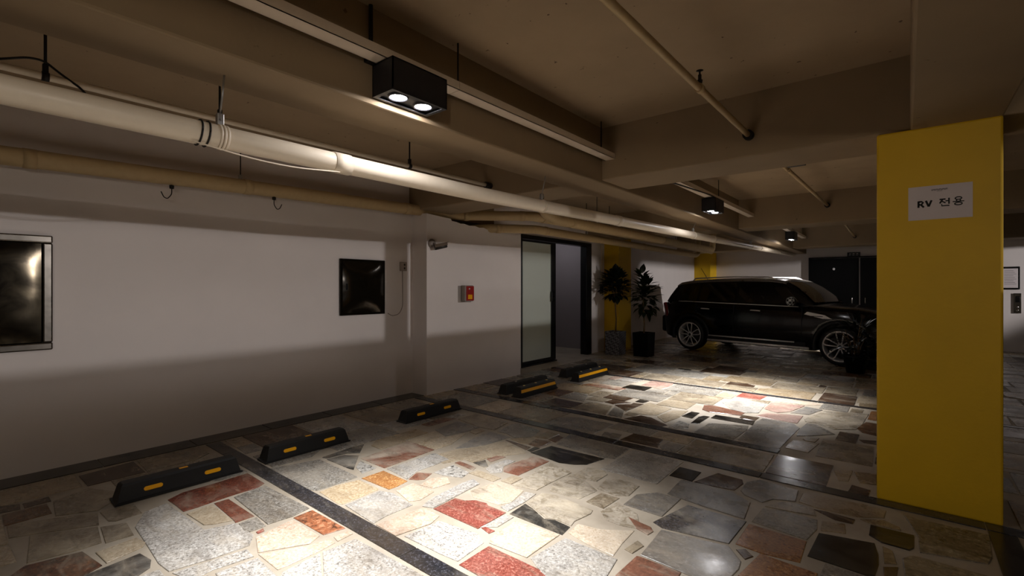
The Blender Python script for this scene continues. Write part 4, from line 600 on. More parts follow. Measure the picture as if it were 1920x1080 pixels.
struct('wall_left', MB().box((-5.2, -5, 0), (-4.9, 3.91, 2.8)), M['white_wall'])
pier = MB(); jag = [(3.91, 2.285), (4.15, 2.27), (4.32, 2.262), (4.34, 2.235), (4.42, 2.232), (4.5, 2.215), (4.56, 2.222), (4.66, 2.205), (4.78, 2.212), (4.86, 2.196), (4.95, 2.205), (5.02, 2.188),
     (5.1, 2.194), (5.2, 2.17), (5.28, 2.19), (5.36, 2.182), (5.42, 2.2), (5.5, 2.165), (5.58, 2.172), (5.66, 2.16), (5.79, 2.178)]
poly = [(5.79, 0), (3.91, 0)] + jag
n0 = len(poly)
pier.v = [(-4.62, y, z) for y, z in poly] + [(-5.2, y, z+(.0 if z == 0 else .03)) for y, z in poly]
pier.face(range(n0)); pier.face(range(2*n0-1, n0-1, -1))
for i in range(n0): pier.face((i, (i+1) % n0, n0+(i+1) % n0, n0+i))
struct('wall_pier', pier, M['white_wall'])
struct('wall_left_rear', MB().box((-5.2, 5.6, 0), (-5.0, 6.28, 2.8)).box((-5.2, 6.28, 2.26), (-5.0, 8.58, 2.8)).box((-5.2, 8.58, 0), (-5.0, 15.4, 2.8)), M['white_wall'])
struct('wall_above_pier', MB().box((-5.2, 3.91, 2.33), (-5.0, 5.6, 2.8)), M['beam'])
struct('wall_vestibule', MB().box((-6.8, 5.9, 0), (-6.7, 9.2, 2.5)).box((-6.7, 5.9, 0), (-5.2, 6.0, 2.5)).box((-6.7, 9.1, 0), (-5.2, 9.2, 2.5)).box((-6.8, 5.9, 2.5), (-5.2, 9.2, 2.6)), paint('grey_vestibule_paint', (132, 124, 126), .7, .04, .8, .1, 40))
struct('wall_back', MB().box((-5.2, 15.4, 0), (1.2, 15.6, 2.8)), M['white_wall'])
struct('wall_lobby', MB().box((1.2, 14.45, 0), (12.6, 15.6, 2.8)), M['white_wall'])
struct('wall_blocker', MB().bbox((2.6, -5, 0), (2.75, 13.0, 1.574), .01), M['concrete'])  # unseen wall added to keep the side lamps off the lower left wall
struct('wall_right', MB().box((12.6, -5, 0), (12.8, 15.6, 2.8)), M['concrete'])
struct('ceiling', MB().box((-5.2, -5, 2.8), (12.8, 15.6, 2.95)), M['cream'])
for y0, y1 in ((-1.0, -.46), (3.86, 4.40), (8.45, 9.0), (13.35, 13.9)):
    struct('cross_beam', MB().bbox((-4.99, y0, 2.33), (5.2, y1, 2.82), .012), M['beam'])
struct('long_beam', MB().bbox((-2.50, -5, 2.30), (-2.13, 15.4, 2.82), .012), M['beam'])
struct('long_beam', MB().bbox((.02, -5, 2.326), (.43, 15.4, 2.82), .012), M['beam'])
struct('long_beam', MB().bbox((5.0, -5, 2.32), (5.4, 15.4, 2.82), .012), M['beam'])
pl = MB().bbox((-.145, 3.84, 0), (.425, 4.41, 2.33), .012)
tag(struct('pillar', pl, M['yellow']), 'square yellow painted pillar carrying a white paper notice')
tag(struct('pillar', MB().bbox((-5.0, 9.15, 0), (-4.66, 9.75, 2.8), .012), M['yellow']), 'dark yellow pillar behind the two potted figs')
tag(struct('pillar', MB().bbox((-5.0, 14.8, 0), (-4.52, 15.4, 2.8), .012), M['yellow']), 'yellow pillar in the far corner behind the black car')

# sliding glass door
d1 = empty('door_1', (-5.0, 6.28, 0)); d1['kind'] = 'structure'; d1['label'] = 'frosted glass sliding door in a black frame, half open'
X = -5.0
def dp(name, a, b, mat, bev=.004, parent=None): return MB().bbox(tuple(Vector(a)-Vector((-5.0, 6.28, 0))), tuple(Vector(b)-Vector((-5.0, 6.28, 0))), bev).build(name, mat, parent or d1)
dp('door_header', (-5.12, 6.28, 2.19), (-4.975, 8.58, 2.26), M['frame_black'])
dp('door_jamb', (-5.12, 8.38, 0), (-4.975, 8.58, 2.19), M['frame_black'])
dp('door_jamb', (-5.12, 6.28, 0), (-4.985, 6.31, 2.19), M['frame_black'])
dp('door_track', (-5.12, 6.31, 0), (-4.985, 7.34, .025), M['frame_black'])
leafo = empty('door_leaf', (0, 0, 0)); leafo.parent = d1
dp('glass_pane', (-5.045, 6.32, .07), (-5.033, 7.21, 2.16), M['frosted'], .001, leafo)
dp('leaf_stile', (-5.06, 7.20, .03), (-5.015, 7.34, 2.18), M['frame_black'], .004, leafo)
dp('leaf_rail', (-5.06, 6.31, .03), (-5.015, 7.20, .085), M['frame_black'], .004, leafo)
dp('leaf_rail', (-5.06, 6.31, 2.15), (-5.015, 7.20, 2.18), M['frame_black'], .004, leafo)
dp('lock_handle', (-5.015, 7.17, 1.10), (-4.975, 7.25, 1.29), M['black'], .008, leafo)

# black steel door of the far room with its plate
d2 = empty('door_2', (-2.07, 15.4, 0)); d2['kind'] = 'structure'; d2['label'] = 'wide black steel double door in the far wall'
for k in range(2):
    lf = MB().bbox((k*1.12+.03, -.05, .02), (k*1.12+1.12, -.02, 2.14), .004).build('door_leaf', M['black_door'], d2)
    MB().tube(bend([(k*1.12+(.98 if k == 0 else .14), -.05, .95), (k*1.12+(.98 if k == 0 else .14), -.1, .95), (k*1.12+(.98 if k == 0 else .14), -.1, 1.1), (k*1.12+(.98 if k == 0 else .14), -.05, 1.1)], .02), .01, 8).build('door_handle', M['chrome'], lf)
MB().box((0, -.07, 0), (.03, 0, 2.18)).box((2.27, -.07, 0), (2.3, 0, 2.18)).box((0, -.07, 2.15), (2.3, 0, 2.18)).build('door_frame', M['black_door'], d2)
MB().tube([(.58, -.05, 1.86), (.58, -.075, 1.86)], .03, 14).build('peephole', M['chrome'], d2)

# ------------------------------------------------------------------ lettering from strokes
def stroke(mb, pts, w, z0, z1, mi=0, closed=False):
    """flat pen stroke in the local xy plane"""
    P = [Vector((p[0], p[1])) for p in pts]; n = len(P); L = []; R = []
    for i in range(n):
        if closed: a, b = P[i-1], P[(i+1) % n]
        else: a, b = P[max(i-1, 0)], P[min(i+1, n-1)]
        d = (b-a).normalized(); nn = Vector((-d.y, d.x))*w/2
        L.append(P[i]+nn); R.append(P[i]-nn)
    for i in range(n if closed else n-1):
        j = (i+1) % n; q = ccw([tuple(L[i]), tuple(L[j]), tuple(R[j]), tuple(R[i])])
        mb.prism(q, z0, z1, 0, mi)
def ring(cx, cy, rx, ry, n=18): return [(cx+rx*math.cos(2*math.pi*k/n), cy+ry*math.sin(2*math.pi*k/n)) for k in range(n)]

# paper notice on the pillar: local x right, y up
nt = empty('paper_notice', (.155, 3.84, 1.867)); nt.rotation_euler = (math.radians(90), 0, 0)
tag(nt, 'white paper notice with black Korean lettering taped to the yellow pillar', 'notice')
MB().box((-.144, -.102, .0005), (.144, .102, .0015)).build('sheet', M['paper'], nt)
g = MB(); w = .0100; z0, z1 = .0015, .0022
def T(pts, ww=w, closed=False): stroke(g, pts, ww, z0, z1, 0, closed)
x = -.096; y = -.026; h = .040
T([(x, y), (x, y+h)]); T([(x, y+h-.004), (x+.014, y+h-.004), (x+.021, y+h-.010), (x+.014, y+.018), (x, y+.018)]); T([(x+.011, y+.018), (x+.025, y)])
g.build('letter', M['ink'], nt); g = MB()
T([(x+.034, y+h), (x+.047, y+.003)]); T([(x+.060, y+h), (x+.047, y+.003)])
g.build('letter', M['ink'], nt); g = MB()
x = 0.0
T([(x, y+.040), (x+.027, y+.040)], .0085); T([(x+.014, y+.040), (x+.001, y+.016)], .0085); T([(x+.011, y+.028), (x+.027, y+.017)], .007)
T([(x+.026, y+.029), (x+.040, y+.029)], .007); T([(x+.042, y+.046), (x+.042, y+.010)], .007)
T([(x+.010, y+.012), (x+.010, y+.001), (x+.044, y+.001)], .007)
g.build('letter', M['ink'], nt); g = MB()
x = .060
T(ring(x+.023, y+.039, .014, .0075), .006, True); T([(x+.015, y+.030), (x+.015, y+.021)], .006); T([(x+.031, y+.030), (x+.031, y+.021)], .006)
T([(x-.002, y+.0205), (x+.048, y+.0205)], .006); T(ring(x+.023, y+.007, .016, .0075), .006, True)
g.build('letter', M['ink'], nt)
g = MB()
for k in range(10):
    xx = -.036+k*.0073; T([(xx, .071), (xx, .080)], .0018)
    T([(xx, .080 if k % 2 else .071), (xx+.005, .0755)], .0018); T([(xx+.005, .071), (xx+.005, .080)], .0016)
T([(-.012, .066), (.012, .066)], .002)
tag(g.build('heading', M['grey_ink'], nt), kind='stuff')

# plate above the black door
pt = empty('door_plate', (-1.06, 15.395, 2.235)); pt.rotation_euler = (math.radians(90), 0, 0)
tag(pt, 'small black plate with white letters above the black steel door', 'sign')
MB().bbox((-.14, -.055, 0), (.14, .055, .02), .003).build('plate', M['black'], pt)
z0, z1 = .02, .022
for k in range(3):
    g = MB(); xx = -.075+k*.075
    T(ring(xx-.008, .012, .012, .012), .007, True); T([(xx+.014, .03), (xx+.014, -.005)], .007); T([(xx-.018, -.015), (xx-.018, -.03), (xx+.016, -.03)], .007)
    g.build('letter', M['paper'], pt)

# lift wall: framed notice and call panel
fn = empty('framed_notice', (1.70, 14.45, 1.56)); tag(fn, 'dark framed notice on the white lift wall', 'notice')
MB().bbox((-.14, -.03, -.24), (.135, 0, .24), .005).build('frame', M['black'], fn)
MB().box((-.115, -.033, -.205), (.105, -.03, .20)).build('sheet', M['paper'], fn)
g = MB()
for k in range(9): g.box((-.095, -.0345, .15-k*.035), (.04+.04*((k*7) % 3)/2, -.033, .156-k*.035))
tag(g.build('lettering', M['grey_ink'], fn), kind='stuff')
cp = empty('call_panel', (1.80, 14.45, 1.03)); tag(cp, 'slim steel lift call panel below the framed notice', 'panel')
MB().bbox((-.055, -.02, -.21), (.055, 0, .21), .004).build('plate', M['stainless'], cp)
MB().bbox((-.035, -.024, .02), (.035, -.02, .15), .003).build('display', M['black'], cp)
MB().lathe([(0, -.03), (.018, -.03), (.02, -.02)], 16, 'y', (0, 0, -.08)).build('call_button', M['chrome'], cp)
MB().lathe([(0, -.03), (.018, -.03), (.02, -.02)], 16, 'y', (0, 0, -.15)).build('call_button', M['chrome'], cp)

# ------------------------------------------------------------------ box lamps under the cable trays
def box_lamp(loc, label, power):
    r = empty('box_lamp', loc); tag(r, label, 'ceiling lamp', 'twin spot box lamps along the tray')
    hx, hy, hh = .085, .18, .165
    b = MB().box((-hx, -hy, .01), (-hx+.006, hy, hh)).box((hx-.006, -hy, .01), (hx, hy, hh)).box((-hx, -hy, .01), (hx, -hy+.006, hh)).box((-hx, hy-.006, .01), (hx, hy, hh)).box((-hx, -hy, hh-.006), (hx, hy, hh))
    b.build('housing', M['black_metal'], r)
    MB().box((-hx, -hy, 0), (hx, -hy+.022, .012)).box((-hx, hy-.022, 0), (hx, hy, .012)).box((-hx, -hy+.022, 0), (-hx+.016, hy-.022, .012)).box((hx-.016, -hy+.022, 0), (hx, hy-.022, .012)).build('bezel', M['black_metal'], r)
    MB().box((-hx+.016, -hy+.022, .014), (hx-.016, hy-.022, .018)).build('inner_plate', M['black_metal'], r)
    for sy in (-.082, .082):
        ln_ = MB().lathe([(.0, .002), (.02, .0028), (.036, .006), (.042, .014)], 28, 'z', (0, sy, 0)).build('lens', M['lens'], r)
        MB().lathe([(.043, .014), (.046, .004), (.053, .004), (.056, .014)], 28, 'z', (0, sy, 0)).build('gimbal_ring', M['black_metal'], ln_)
        light('SPOT', 'lamp_beam', (loc[0], loc[1]+sy, loc[2]-.012), power, (1.0, .985, .99), .03, aim=(loc[0], loc[1]+sy, 0), spot_size=math.radians(82), spot_blend=1.0)
    for sy in (-.10, .10): MB().tube([(0, sy, hh-.004), (0, sy, hh+.005)], .012, 10).build('mount', M['dark_rod'], r)
    return r
LP = 370
box_lamp((-2.03, 1.61, 2.33), 'large black twin spot box lamp nearest the camera, lit', LP)
box_lamp((-1.93, 6.42, 2.33), 'black twin spot box lamp over the bays before the car, lit', LP*1.5)
box_lamp((-1.88, 11.6, 2.37), 'small looking black box lamp above the car, last of the row', LP)

# cable trays
def tray(x0, x1, y0, y1, z, label):
    r = empty('cable_tray', ((x0+x1)/2, y0, z)); tag(r, label, 'cable tray', 'cable trays along the ceiling bays')
    w_ = (x1-x0)/2; L = y1-y0; k = 0; yy = 0
    while yy < L-.01:
        e = min(L, yy+2.4)
        MB().box((-w_, yy+.002, 0), (w_, e-.002, .004)).box((-w_, yy+.002, 0), (-w_+.003, e-.002, .05)).box((w_-.003, yy+.002, 0), (w_, e-.002, .05)).build('channel', M['white_metal'], r); yy = e
    for yy in ([.7, 2.3, 4.1] if L < 4.3 else [.9, 2.43, 4.15]):
        if yy < L: MB().tube([(0, yy, .004), (0, yy, 2.8-z)], .005, 8).box((-.012, yy-.012, .004), (.012, yy+.012, .016)).build('hanger_rod', M['dark_rod'], r)
tray(-2.09, -2.0, -.46, 3.86, 2.50, 'white cable tray with the large box lamp below it')
tray(-1.985, -1.895, 4.40, 8.45, 2.505, 'white cable tray between the first and second cross beams')
tray(-1.94, -1.85, 9.0, 13.35, 2.545, 'short looking white cable tray in the farthest ceiling bay')

# ------------------------------------------------------------------ pipes
mp = empty('drain_pipe', (-2.4, 0, 2.035)); tag(mp, 'thick white drain pipe slung under the long beam', 'pipe')
def rel(pts, o): return [tuple(Vector(p)-Vector(o)) for p in pts]
o0 = (-2.4, 0, 2.035)
zp = lambda y: 2.035 if y < 2.5 else 2.035+(y-2.5)*.0188
main = [(-2.4, -3, 2.035), (-2.4, 2.5, 2.035), (-2.4, 15.0, zp(15.0)), (-2.4, 15.2, zp(15)+.02), (-2.36, 15.28, 2.40), (-2.36, 15.28, 2.8)]
MB().tube(rel(bend(main, .12), o0), .052, 20).build('pipe_run', M['pipe'], mp)
for yy in (1.42, 4.7, 8.0, 11.2, 14.2):
    MB().tube(rel([(-2.4, yy-.05, zp(yy)), (-2.4, yy+.05, zp(yy))], o0), .0565, 20).build('coupling', M['pipe'], mp)
for yy, rx in ((.82, -2.345), (3.3, -2.36), (7.05, -2.36), (10.4, -2.36), (13.0, -2.36)):
    z = zp(yy); cl = MB()
    for k in range(3):
        q = yy-.012+.014*k; cl.tube(rel([(-2.4, q, z), (-2.4, q+.011, z)], o0), .0575 if k == 1 else .056, 20)
    clo = cl.build('clamp', M['pipe'], mp)
    MB().bbox(tuple(Vector((-2.413, yy-.014, z+.05))-Vector(o0)), tuple(Vector((-2.385, yy+.014, z+.105))-Vector(o0)), .003).tube(rel([(-2.375, yy, z+.075), (-2.423, yy, z+.075)], o0), .006, 8).build('clamp_ear', M['galv'], clo)
    MB().tube(rel([(-2.4, yy, z+.09), (rx, yy, 2.30)], o0), .0045, 8).build('hanger_rod', M['galv'], mp)
for q in (.735, .765): MB().tube(rel(arc((-2.4, q, 2.035), .056, 0, 2*math.pi, 20, (1, 0, 0), (0, .08, 1)), o0), .004, 6).build('cable_tie', M['dark_rod'], mp)
MB().tube(rel(bend([(-2.37, .70, 1.985), (-2.36, .95, 1.955), (-2.36, 1.15, 1.953), (-2.375, 1.40, 1.982)], .2), o0), .0035, 6).build('loose_wire', M['pipe'], mp)

tp = empty('sprinkler_pipe', (-3.5, 0, 2.465)); tag(tp, 'thin pale pipe behind the thick white drain pipe', 'pipe')
o0 = (-3.5, 0, 2.465)
MB().tube(rel([(-3.5, -3, 2.465), (-3.5, 3.86, 2.465)], o0), .019, 14).build('pipe_run', M['pipe'], tp)
MB().tube(rel([(-3.5, 3.78, 2.465), (-3.5, 3.86, 2.465)], o0), .034, 14).build('wall_collar', M['dark_rod'], tp)
for yy in (.367, 1.196, 2.76):
    MB().tube(rel([(-3.5, yy, 2.48), (-3.5, yy, 2.8)], o0), .007, 8).build('hanger_rod', M['dark_rod'], tp)
    MB().tube(rel([(-3.5, yy-.015, 2.465), (-3.5, yy+.015, 2.465)], o0), .024, 14).bbox(tuple(Vector((-3.512, yy-.012, 2.48))-Vector(o0)), tuple(Vector((-3.488, yy+.012, 2.53))-Vector(o0)), .003).build('clamp', M['dark_rod'], tp)
MB().tube(bend(rel([(-3.5, .18, 2.488), (-3.49, .30, 2.54), (-3.49, .36, 2.545), (-3.49, .42, 2.50), (-3.48, .5, 2.445), (-3.47, .52, 2.42)], o0), .05), .006, 8).build('cable_bundle', M['dark_rod'], tp)

def simple_pipe(label, pts, r, mat, joints, hang=(), name='wall_pipe', br=.1, rod=M['dark_rod']):
    o0 = pts[0]; e = empty(name, o0); tag(e, label, 'pipe')
    MB().tube(rel(bend(pts, br), o0), r, 18).build('pipe_run', mat, e)
    for j in joints:
        a = Vector(j[0]); d = Vector(j[1]).normalized()*.035
        MB().tube(rel([a-d, a+d], o0), r*1.07, 18).build('coupling', mat, e)
    for p in hang:
        MB().tube(rel([p, (p[0], p[1], 2.8)], o0), .005, 8).build('hanger_rod', rod, e)
        MB().bbox(tuple(Vector((p[0]-.012, p[1]-.014, p[2]-.02))-Vector(o0)), tuple(Vector((p[0]+.012, p[1]+.014, p[2]+.03))-Vector(o0)), .003).build('hanger_clip', M['galv'], e)
    return e
zw = lambda y: 2.25+.02*y
simple_pipe('cream lagged pipe running along the top of the white wall', [(-4.78, -3, 2.19), (-4.78, 0, 2.255), (-4.76, 2, 2.30), (-4.75, 4.55, 2.345), (-4.05, 5.35, 2.36), (-4.05, 13.35, 2.335)], .066, M['pipe_old'],
    [((-4.777, .42, 2.263), (0, 1, .02)), ((-4.76, 1.86, 2.297), (0, 1, .02)), ((-4.752, 3.7, 2.33), (0, 1, .02)), ((-4.66, 4.65, 2.347), (.66, .75, 0)), ((-4.15, 5.24, 2.358), (.66, .75, 0)), ((-4.05, 5.6, 2.36), (0, 1, 0)), ((-4.05, 8.3, 2.35), (0, 1, 0)), ((-4.05, 11.2, 2.34), (0, 1, 0))],
    [(-4.76, 1.80, 2.37), (-4.05, 7.6, 2.425)])
simple_pipe('lower cream pipe coming out of the broken wall top beside the glass door', [(-4.85, 4.95, 2.20), (-4.62, 5.1, 2.21), (-4.22, 5.62, 2.215), (-4.22, 12.6, 2.20), (-4.22, 12.8, 2.26), (-4.22, 12.85, 2.8)], .062, M['pipe_old'],
    [((-4.55, 5.19, 2.21), (.6, .78, 0)), ((-4.22, 5.9, 2.215), (0, 1, 0)), ((-4.22, 9.4, 2.21), (0, 1, 0))], [(-4.22, 7.1, 2.28)])
simple_pipe('middle cream pipe between the thick white pipe and the wall pipes', [(-3.62, 5.0, 2.8), (-3.62, 5.0, 2.34), (-3.62, 5.3, 2.27), (-3.62, 12.0, 2.27), (-3.62, 12.1, 2.8)], .068, M['pipe_old'],
    [((-3.62, 5.7, 2.27), (0, 1, 0)), ((-3.62, 8.9, 2.27), (0, 1, 0))], [(-3.62, 6.4, 2.34), (-3.62, 9.6, 2.34)], name='drain_pipe')
def sprinkler(label, y0, y1, z0, z1, hy):
    o0 = (-.9, y0, z0); e = empty('sprinkler_pipe', o0); tag(e, label, 'pipe', 'sprinkler pipes on the ceiling')
    zz = lambda y: z0+(z1-z0)*(y-y0)/(y1-y0)
    MB().tube(rel([(-.9, y0, z0), (-.9, y1, z1)], o0), .02, 14).build('pipe_run', M['pipe_old'], e)
    MB().tube(rel([(-.9, y1-.05, z1), (-.9, y1, z1)], o0), .036, 14).build('wall_collar', M['dark_rod'], e)
    for h_ in hy:
        z = zz(h_)
        MB().tube(rel([(-.9, h_-.02, z), (-.9, h_+.02, z)], o0), .0255, 14).build('coupling', M['pipe_old'], e)
        MB().lathe([(.012, 0), (.016, .03), (.010, .035), (.010, .06), (.005, .065), (.005, .08), (.02, .085), (.0, .088)], 12, 'z', tuple(Vector((-.9, h_, z+.016))-Vector(o0))).build('sprinkler_head', M['dark_rod'], e)
sprinkler('cream sprinkler pipe crossing the nearest ceiling bay to the cross beam', -.46, 3.86, 2.47, 2.483, (2.756,))
sprinkler('cream sprinkler pipe in the second ceiling bay', 4.40, 8.45, 2.50, 2.58, (5.35,))
sprinkler('cream sprinkler pipe in the farthest ceiling bay', 9.0, 13.35, 2.62, 2.52, (11.0,))
cb = empty('cable_conduit', (-1.9, 4.43, 2.36)); tag(cb, 'thin dark conduit along the back of the cross beam feeding a box lamp', 'conduit'); o0 = (-1.9, 4.43, 2.36)
MB().tube(rel(bend([(-.66, 4.43, 2.345), (-1.55, 4.43, 2.36), (-1.80, 4.6, 2.40), (-1.86, 6.1, 2.50), (-1.865, 6.25, 2.50)], .1), o0), .008, 8).build('conduit_run', M['dark_rod'], cb)
MB().bbox(tuple(Vector((-.75, 4.405, 2.335))-Vector(o0)), tuple(Vector((-.62, 4.46, 2.40))-Vector(o0)), .004).build('junction_box', M['dark_rod'], cb)
lc = empty('lamp_conduit', (-2.114, 1.42, 2.55)); tag(lc, 'dark vertical conduit dropping from the slab beside the large box lamp', 'conduit')
MB().tube([(0, 0, 0), (0, 0, .25)], .011, 10).build('conduit_run', M['dark_rod'], lc); MB().bbox((-.02, -.03, -.05), (.02, .03, .03), .004).build('junction_box', M['dark_rod'], lc)

# hooks under the wall pipe
def hook(y, z, flip, label):
    e = empty('wire_hook', (-4.75, y, z)); tag(e, label, 'hook', 'wire hooks under the wall pipe')
    MB().lathe([(0, 0), (.016, .004), (.018, .03), (0, .036)], 10, 'z', (0, 0, -.03)).build('hook_base', M['dark_rod'], e)
    MB().tube(bend([(0, 0, -.03), (0, 0, -.075), (0, -.03*flip, -.115), (0, -.055*flip, -.105), (0, -.075*flip, -.06)], .03), .004, 6).build('hook_wire', M['dark_rod'], e)
hook(1.26, 2.21, 1, 'bent wire hook over the bare stretch of wall, toward the steel cabinet')
hook(2.10, 2.235, -1, 'bent wire hook under the wall pipe, toward the dark cabinet')

# ------------------------------------------------------------------ things on the left wall
def steel_mottle():
    t = NT('dark_mottled_steel'); P = t.pos()
    c = t.mix(t.rng(t.noise(5, 6, .65, P, .8), .35, .7, 0, 1), lin((30, 25, 18)), lin((74, 66, 52)))
    t.set(Base_Color=c, Metallic=.85, Roughness=.14); t.bump(t.noise(2.5, 2, .5, P), .25, .02); return t.mat
M['steel_mottle'] = steel_mottle()
sc = empty('steel_cabinet', (-4.9, .12, 1.315)); tag(sc, 'stainless steel framed wall cabinet with a dark mottled door, cut by the frame', 'cabinet')
y0, y1, z0, z1, fw, tk = -.43, .43, -.42, .42, .055, .045
for nm, a, b in (('frame_bar', (y0, z1-fw), (y1, z1)), ('frame_bar', (y0, z0), (y1, z0+fw)), ('frame_bar', (y1-fw, z0+fw), (y1, z1-fw)), ('frame_bar', (y0, z0+fw), (y0+fw, z1-fw))):
    MB().bbox((0, a[0], a[1]), (tk, b[0], b[1]), .010).build(nm, M['stainless'], sc)
MB().bbox((0, y0+fw, z0+fw), (.016, y1-fw, z1-fw), .004).build('cabinet_body', M['steel_mottle'], sc)
dd = MB(); nx_ = nz_ = 28; ha, hb_ = y1-fw-.004, z1-fw-.004
for i in range(nx_+1):
    for j in range(nz_+1):
        a, b = -ha+2*ha*i/nx_, -hb_+2*hb_*j/nz_
        dd.v.append((.018+.012*(1-(a/ha)**4)*(1-abs(b/hb_)**5)+.0007*math.sin(a*22)*math.sin(b*9+1), a, b))
for i in range(nx_):
    for j in range(nz_):
        q = i*(nz_+1)+j; dd.face((q, q+nz_+1, q+nz_+2, q+1), 0, True)
dd.build('cabinet_door', M['steel_mottle'], sc)
dc = empty('dark_cabinet', (-4.9, 3.175, 1.36)); tag(dc, 'dark brown glossy metal cabinet door beside the power socket', 'cabinet')
t = NT('dark_brown_gloss'); P = t.pos(); t.set(Base_Color=t.mix(t.noise(3, 3, .5, P), lin((30, 25, 17)), lin((40, 34, 24))), Metallic=.6, Roughness=.10); t.bump(t.noise(4.5, 2, .5, P), .25, .02); M['cab_dark'] = t.mat
MB().bbox((0, -.297, -.322), (.03, .297, .322), .006).build('cabinet_body', M['cab_dark'], dc)
dd = MB(); nx_, nz_ = 28, 28                                  # slightly dished door sheet
for i in range(nx_+1):
    for j in range(nz_+1):
        a, b = -.27+.54*i/nx_, -.295+.59*j/nz_
        e_ = min(1, min(a+.27, .27-a, b+.295, .295-b)/.06)
        dd.v.append((.033+.030*(1-(a/.27)**2)*(1-abs(b/.295)**3)+.0008*math.sin(a*26+1)*(1-(a/.27)**2)*(1-(b/.295)**2), a, b))
for i in range(nx_):
    for j in range(nz_):
        q = i*(nz_+1)+j; dd.face((q, q+nz_+1, q+nz_+2, q+1), 0, True)
ddo = dd.build('cabinet_door', M['cab_dark'], dc)
MB().bbox((.034, -.235, -.03), (.05, -.215, .04), .004).build('latch', M['black'], ddo)
so = empty('power_socket', (-4.9, 3.75, 1.62)); tag(so, 'small grey surface power socket beside the dark cabinet', 'socket')
MB().bbox((0, -.045, -.055), (.04, .045, .055), .006).build('socket_body', M['grey_plastic'], so)
for dz in (.022, -.022): MB().lathe([(0, .041), (.013, .041), (.015, .038)], 14, 'x', (0, .006, dz)).build('outlet', M['dark_plastic'], so)
MB().tube(bend([(.004, .0, -.055), (.004, .005, -.50), (.004, -.05, -.60), (.004, -.16, -.615), (.004, -.22, -.58)], .06), .005, 8).build('cord', M['grey_plastic'], so)
cc = empty('security_camera', (-4.62, 4.0, 1.88)); tag(cc, 'small dark security camera on a wall bracket by the pier corner', 'security camera')
MB().lathe([(0, 0), (.06, 0), (.055, .02), (.03, .035), (0, .036)], 20, 'x', (0, -.01, .03)).build('wall_base', M['grey_plastic'], cc)
MB().tube([(.03, -.01, .03), (.08, .02, .0)], .013, 10).build('bracket_arm', M['grey_plastic'], cc)
rotc = (0, math.radians(6), math.radians(38))
bd = MB().tube([(-.05, 0, 0), (.10, 0, 0)], .032, 18).tube([(.10, 0, 0), (.106, 0, 0)], .026, 18, 0).build('camera_body', M['dark_plastic'], cc, (.09, .03, -.012), (0, math.radians(-14), math.radians(62)))
MB().box((-.055, -.036, .033), (.135, .036, .037)).box((-.055, -.038, 0), (.11, -.035, .035)).build('sun_shield', plain('brown_shield', (96, 76, 54), .5), bd)
fa = empty('fire_alarm_box', (-4.62, 4.575, 1.27)); tag(fa, 'small red fire alarm box with a yellow label on the white pier', 'alarm')
MB().bbox((0, -.125, -.115), (.008, .12, .11), .003).build('back_plate', M['grey_plastic'], fa)
MB().bbox((.008, -.075, -.10), (.085, .085, .115), .006).build('alarm_body', M['grey_plastic'], fa)
fr = MB().bbox((.085, -.06, -.09), (.096, .085, .105), .003).build('red_front', M['red'], fa)
MB().box((.096, -.03, -.07), (.098, .05, -.01)).build('label_plate', M['amber'], fr)
MB().lathe([(0, .104), (.01, .102), (.012, .096)], 12, 'x', (0, -.005, .07)).build('indicator_light', M['paper'], fr)
cx_ = empty('cable_drop', (-5.0, 8.98, 1.25)); tag(cx_, 'white cable dropping to a black switch beside the glass door', 'cable')
MB().tube(bend([(.012, .0, 1.0), (.012, .0, .95), (.012, .03, .9), (.012, .02, .1)], .04), .009, 8).build('cable_run', M['pipe'], cx_)
MB().bbox((0, -.02, -.02), (.05, .055, .14), .006).build('switch_box', M['dark_plastic'], cx_)

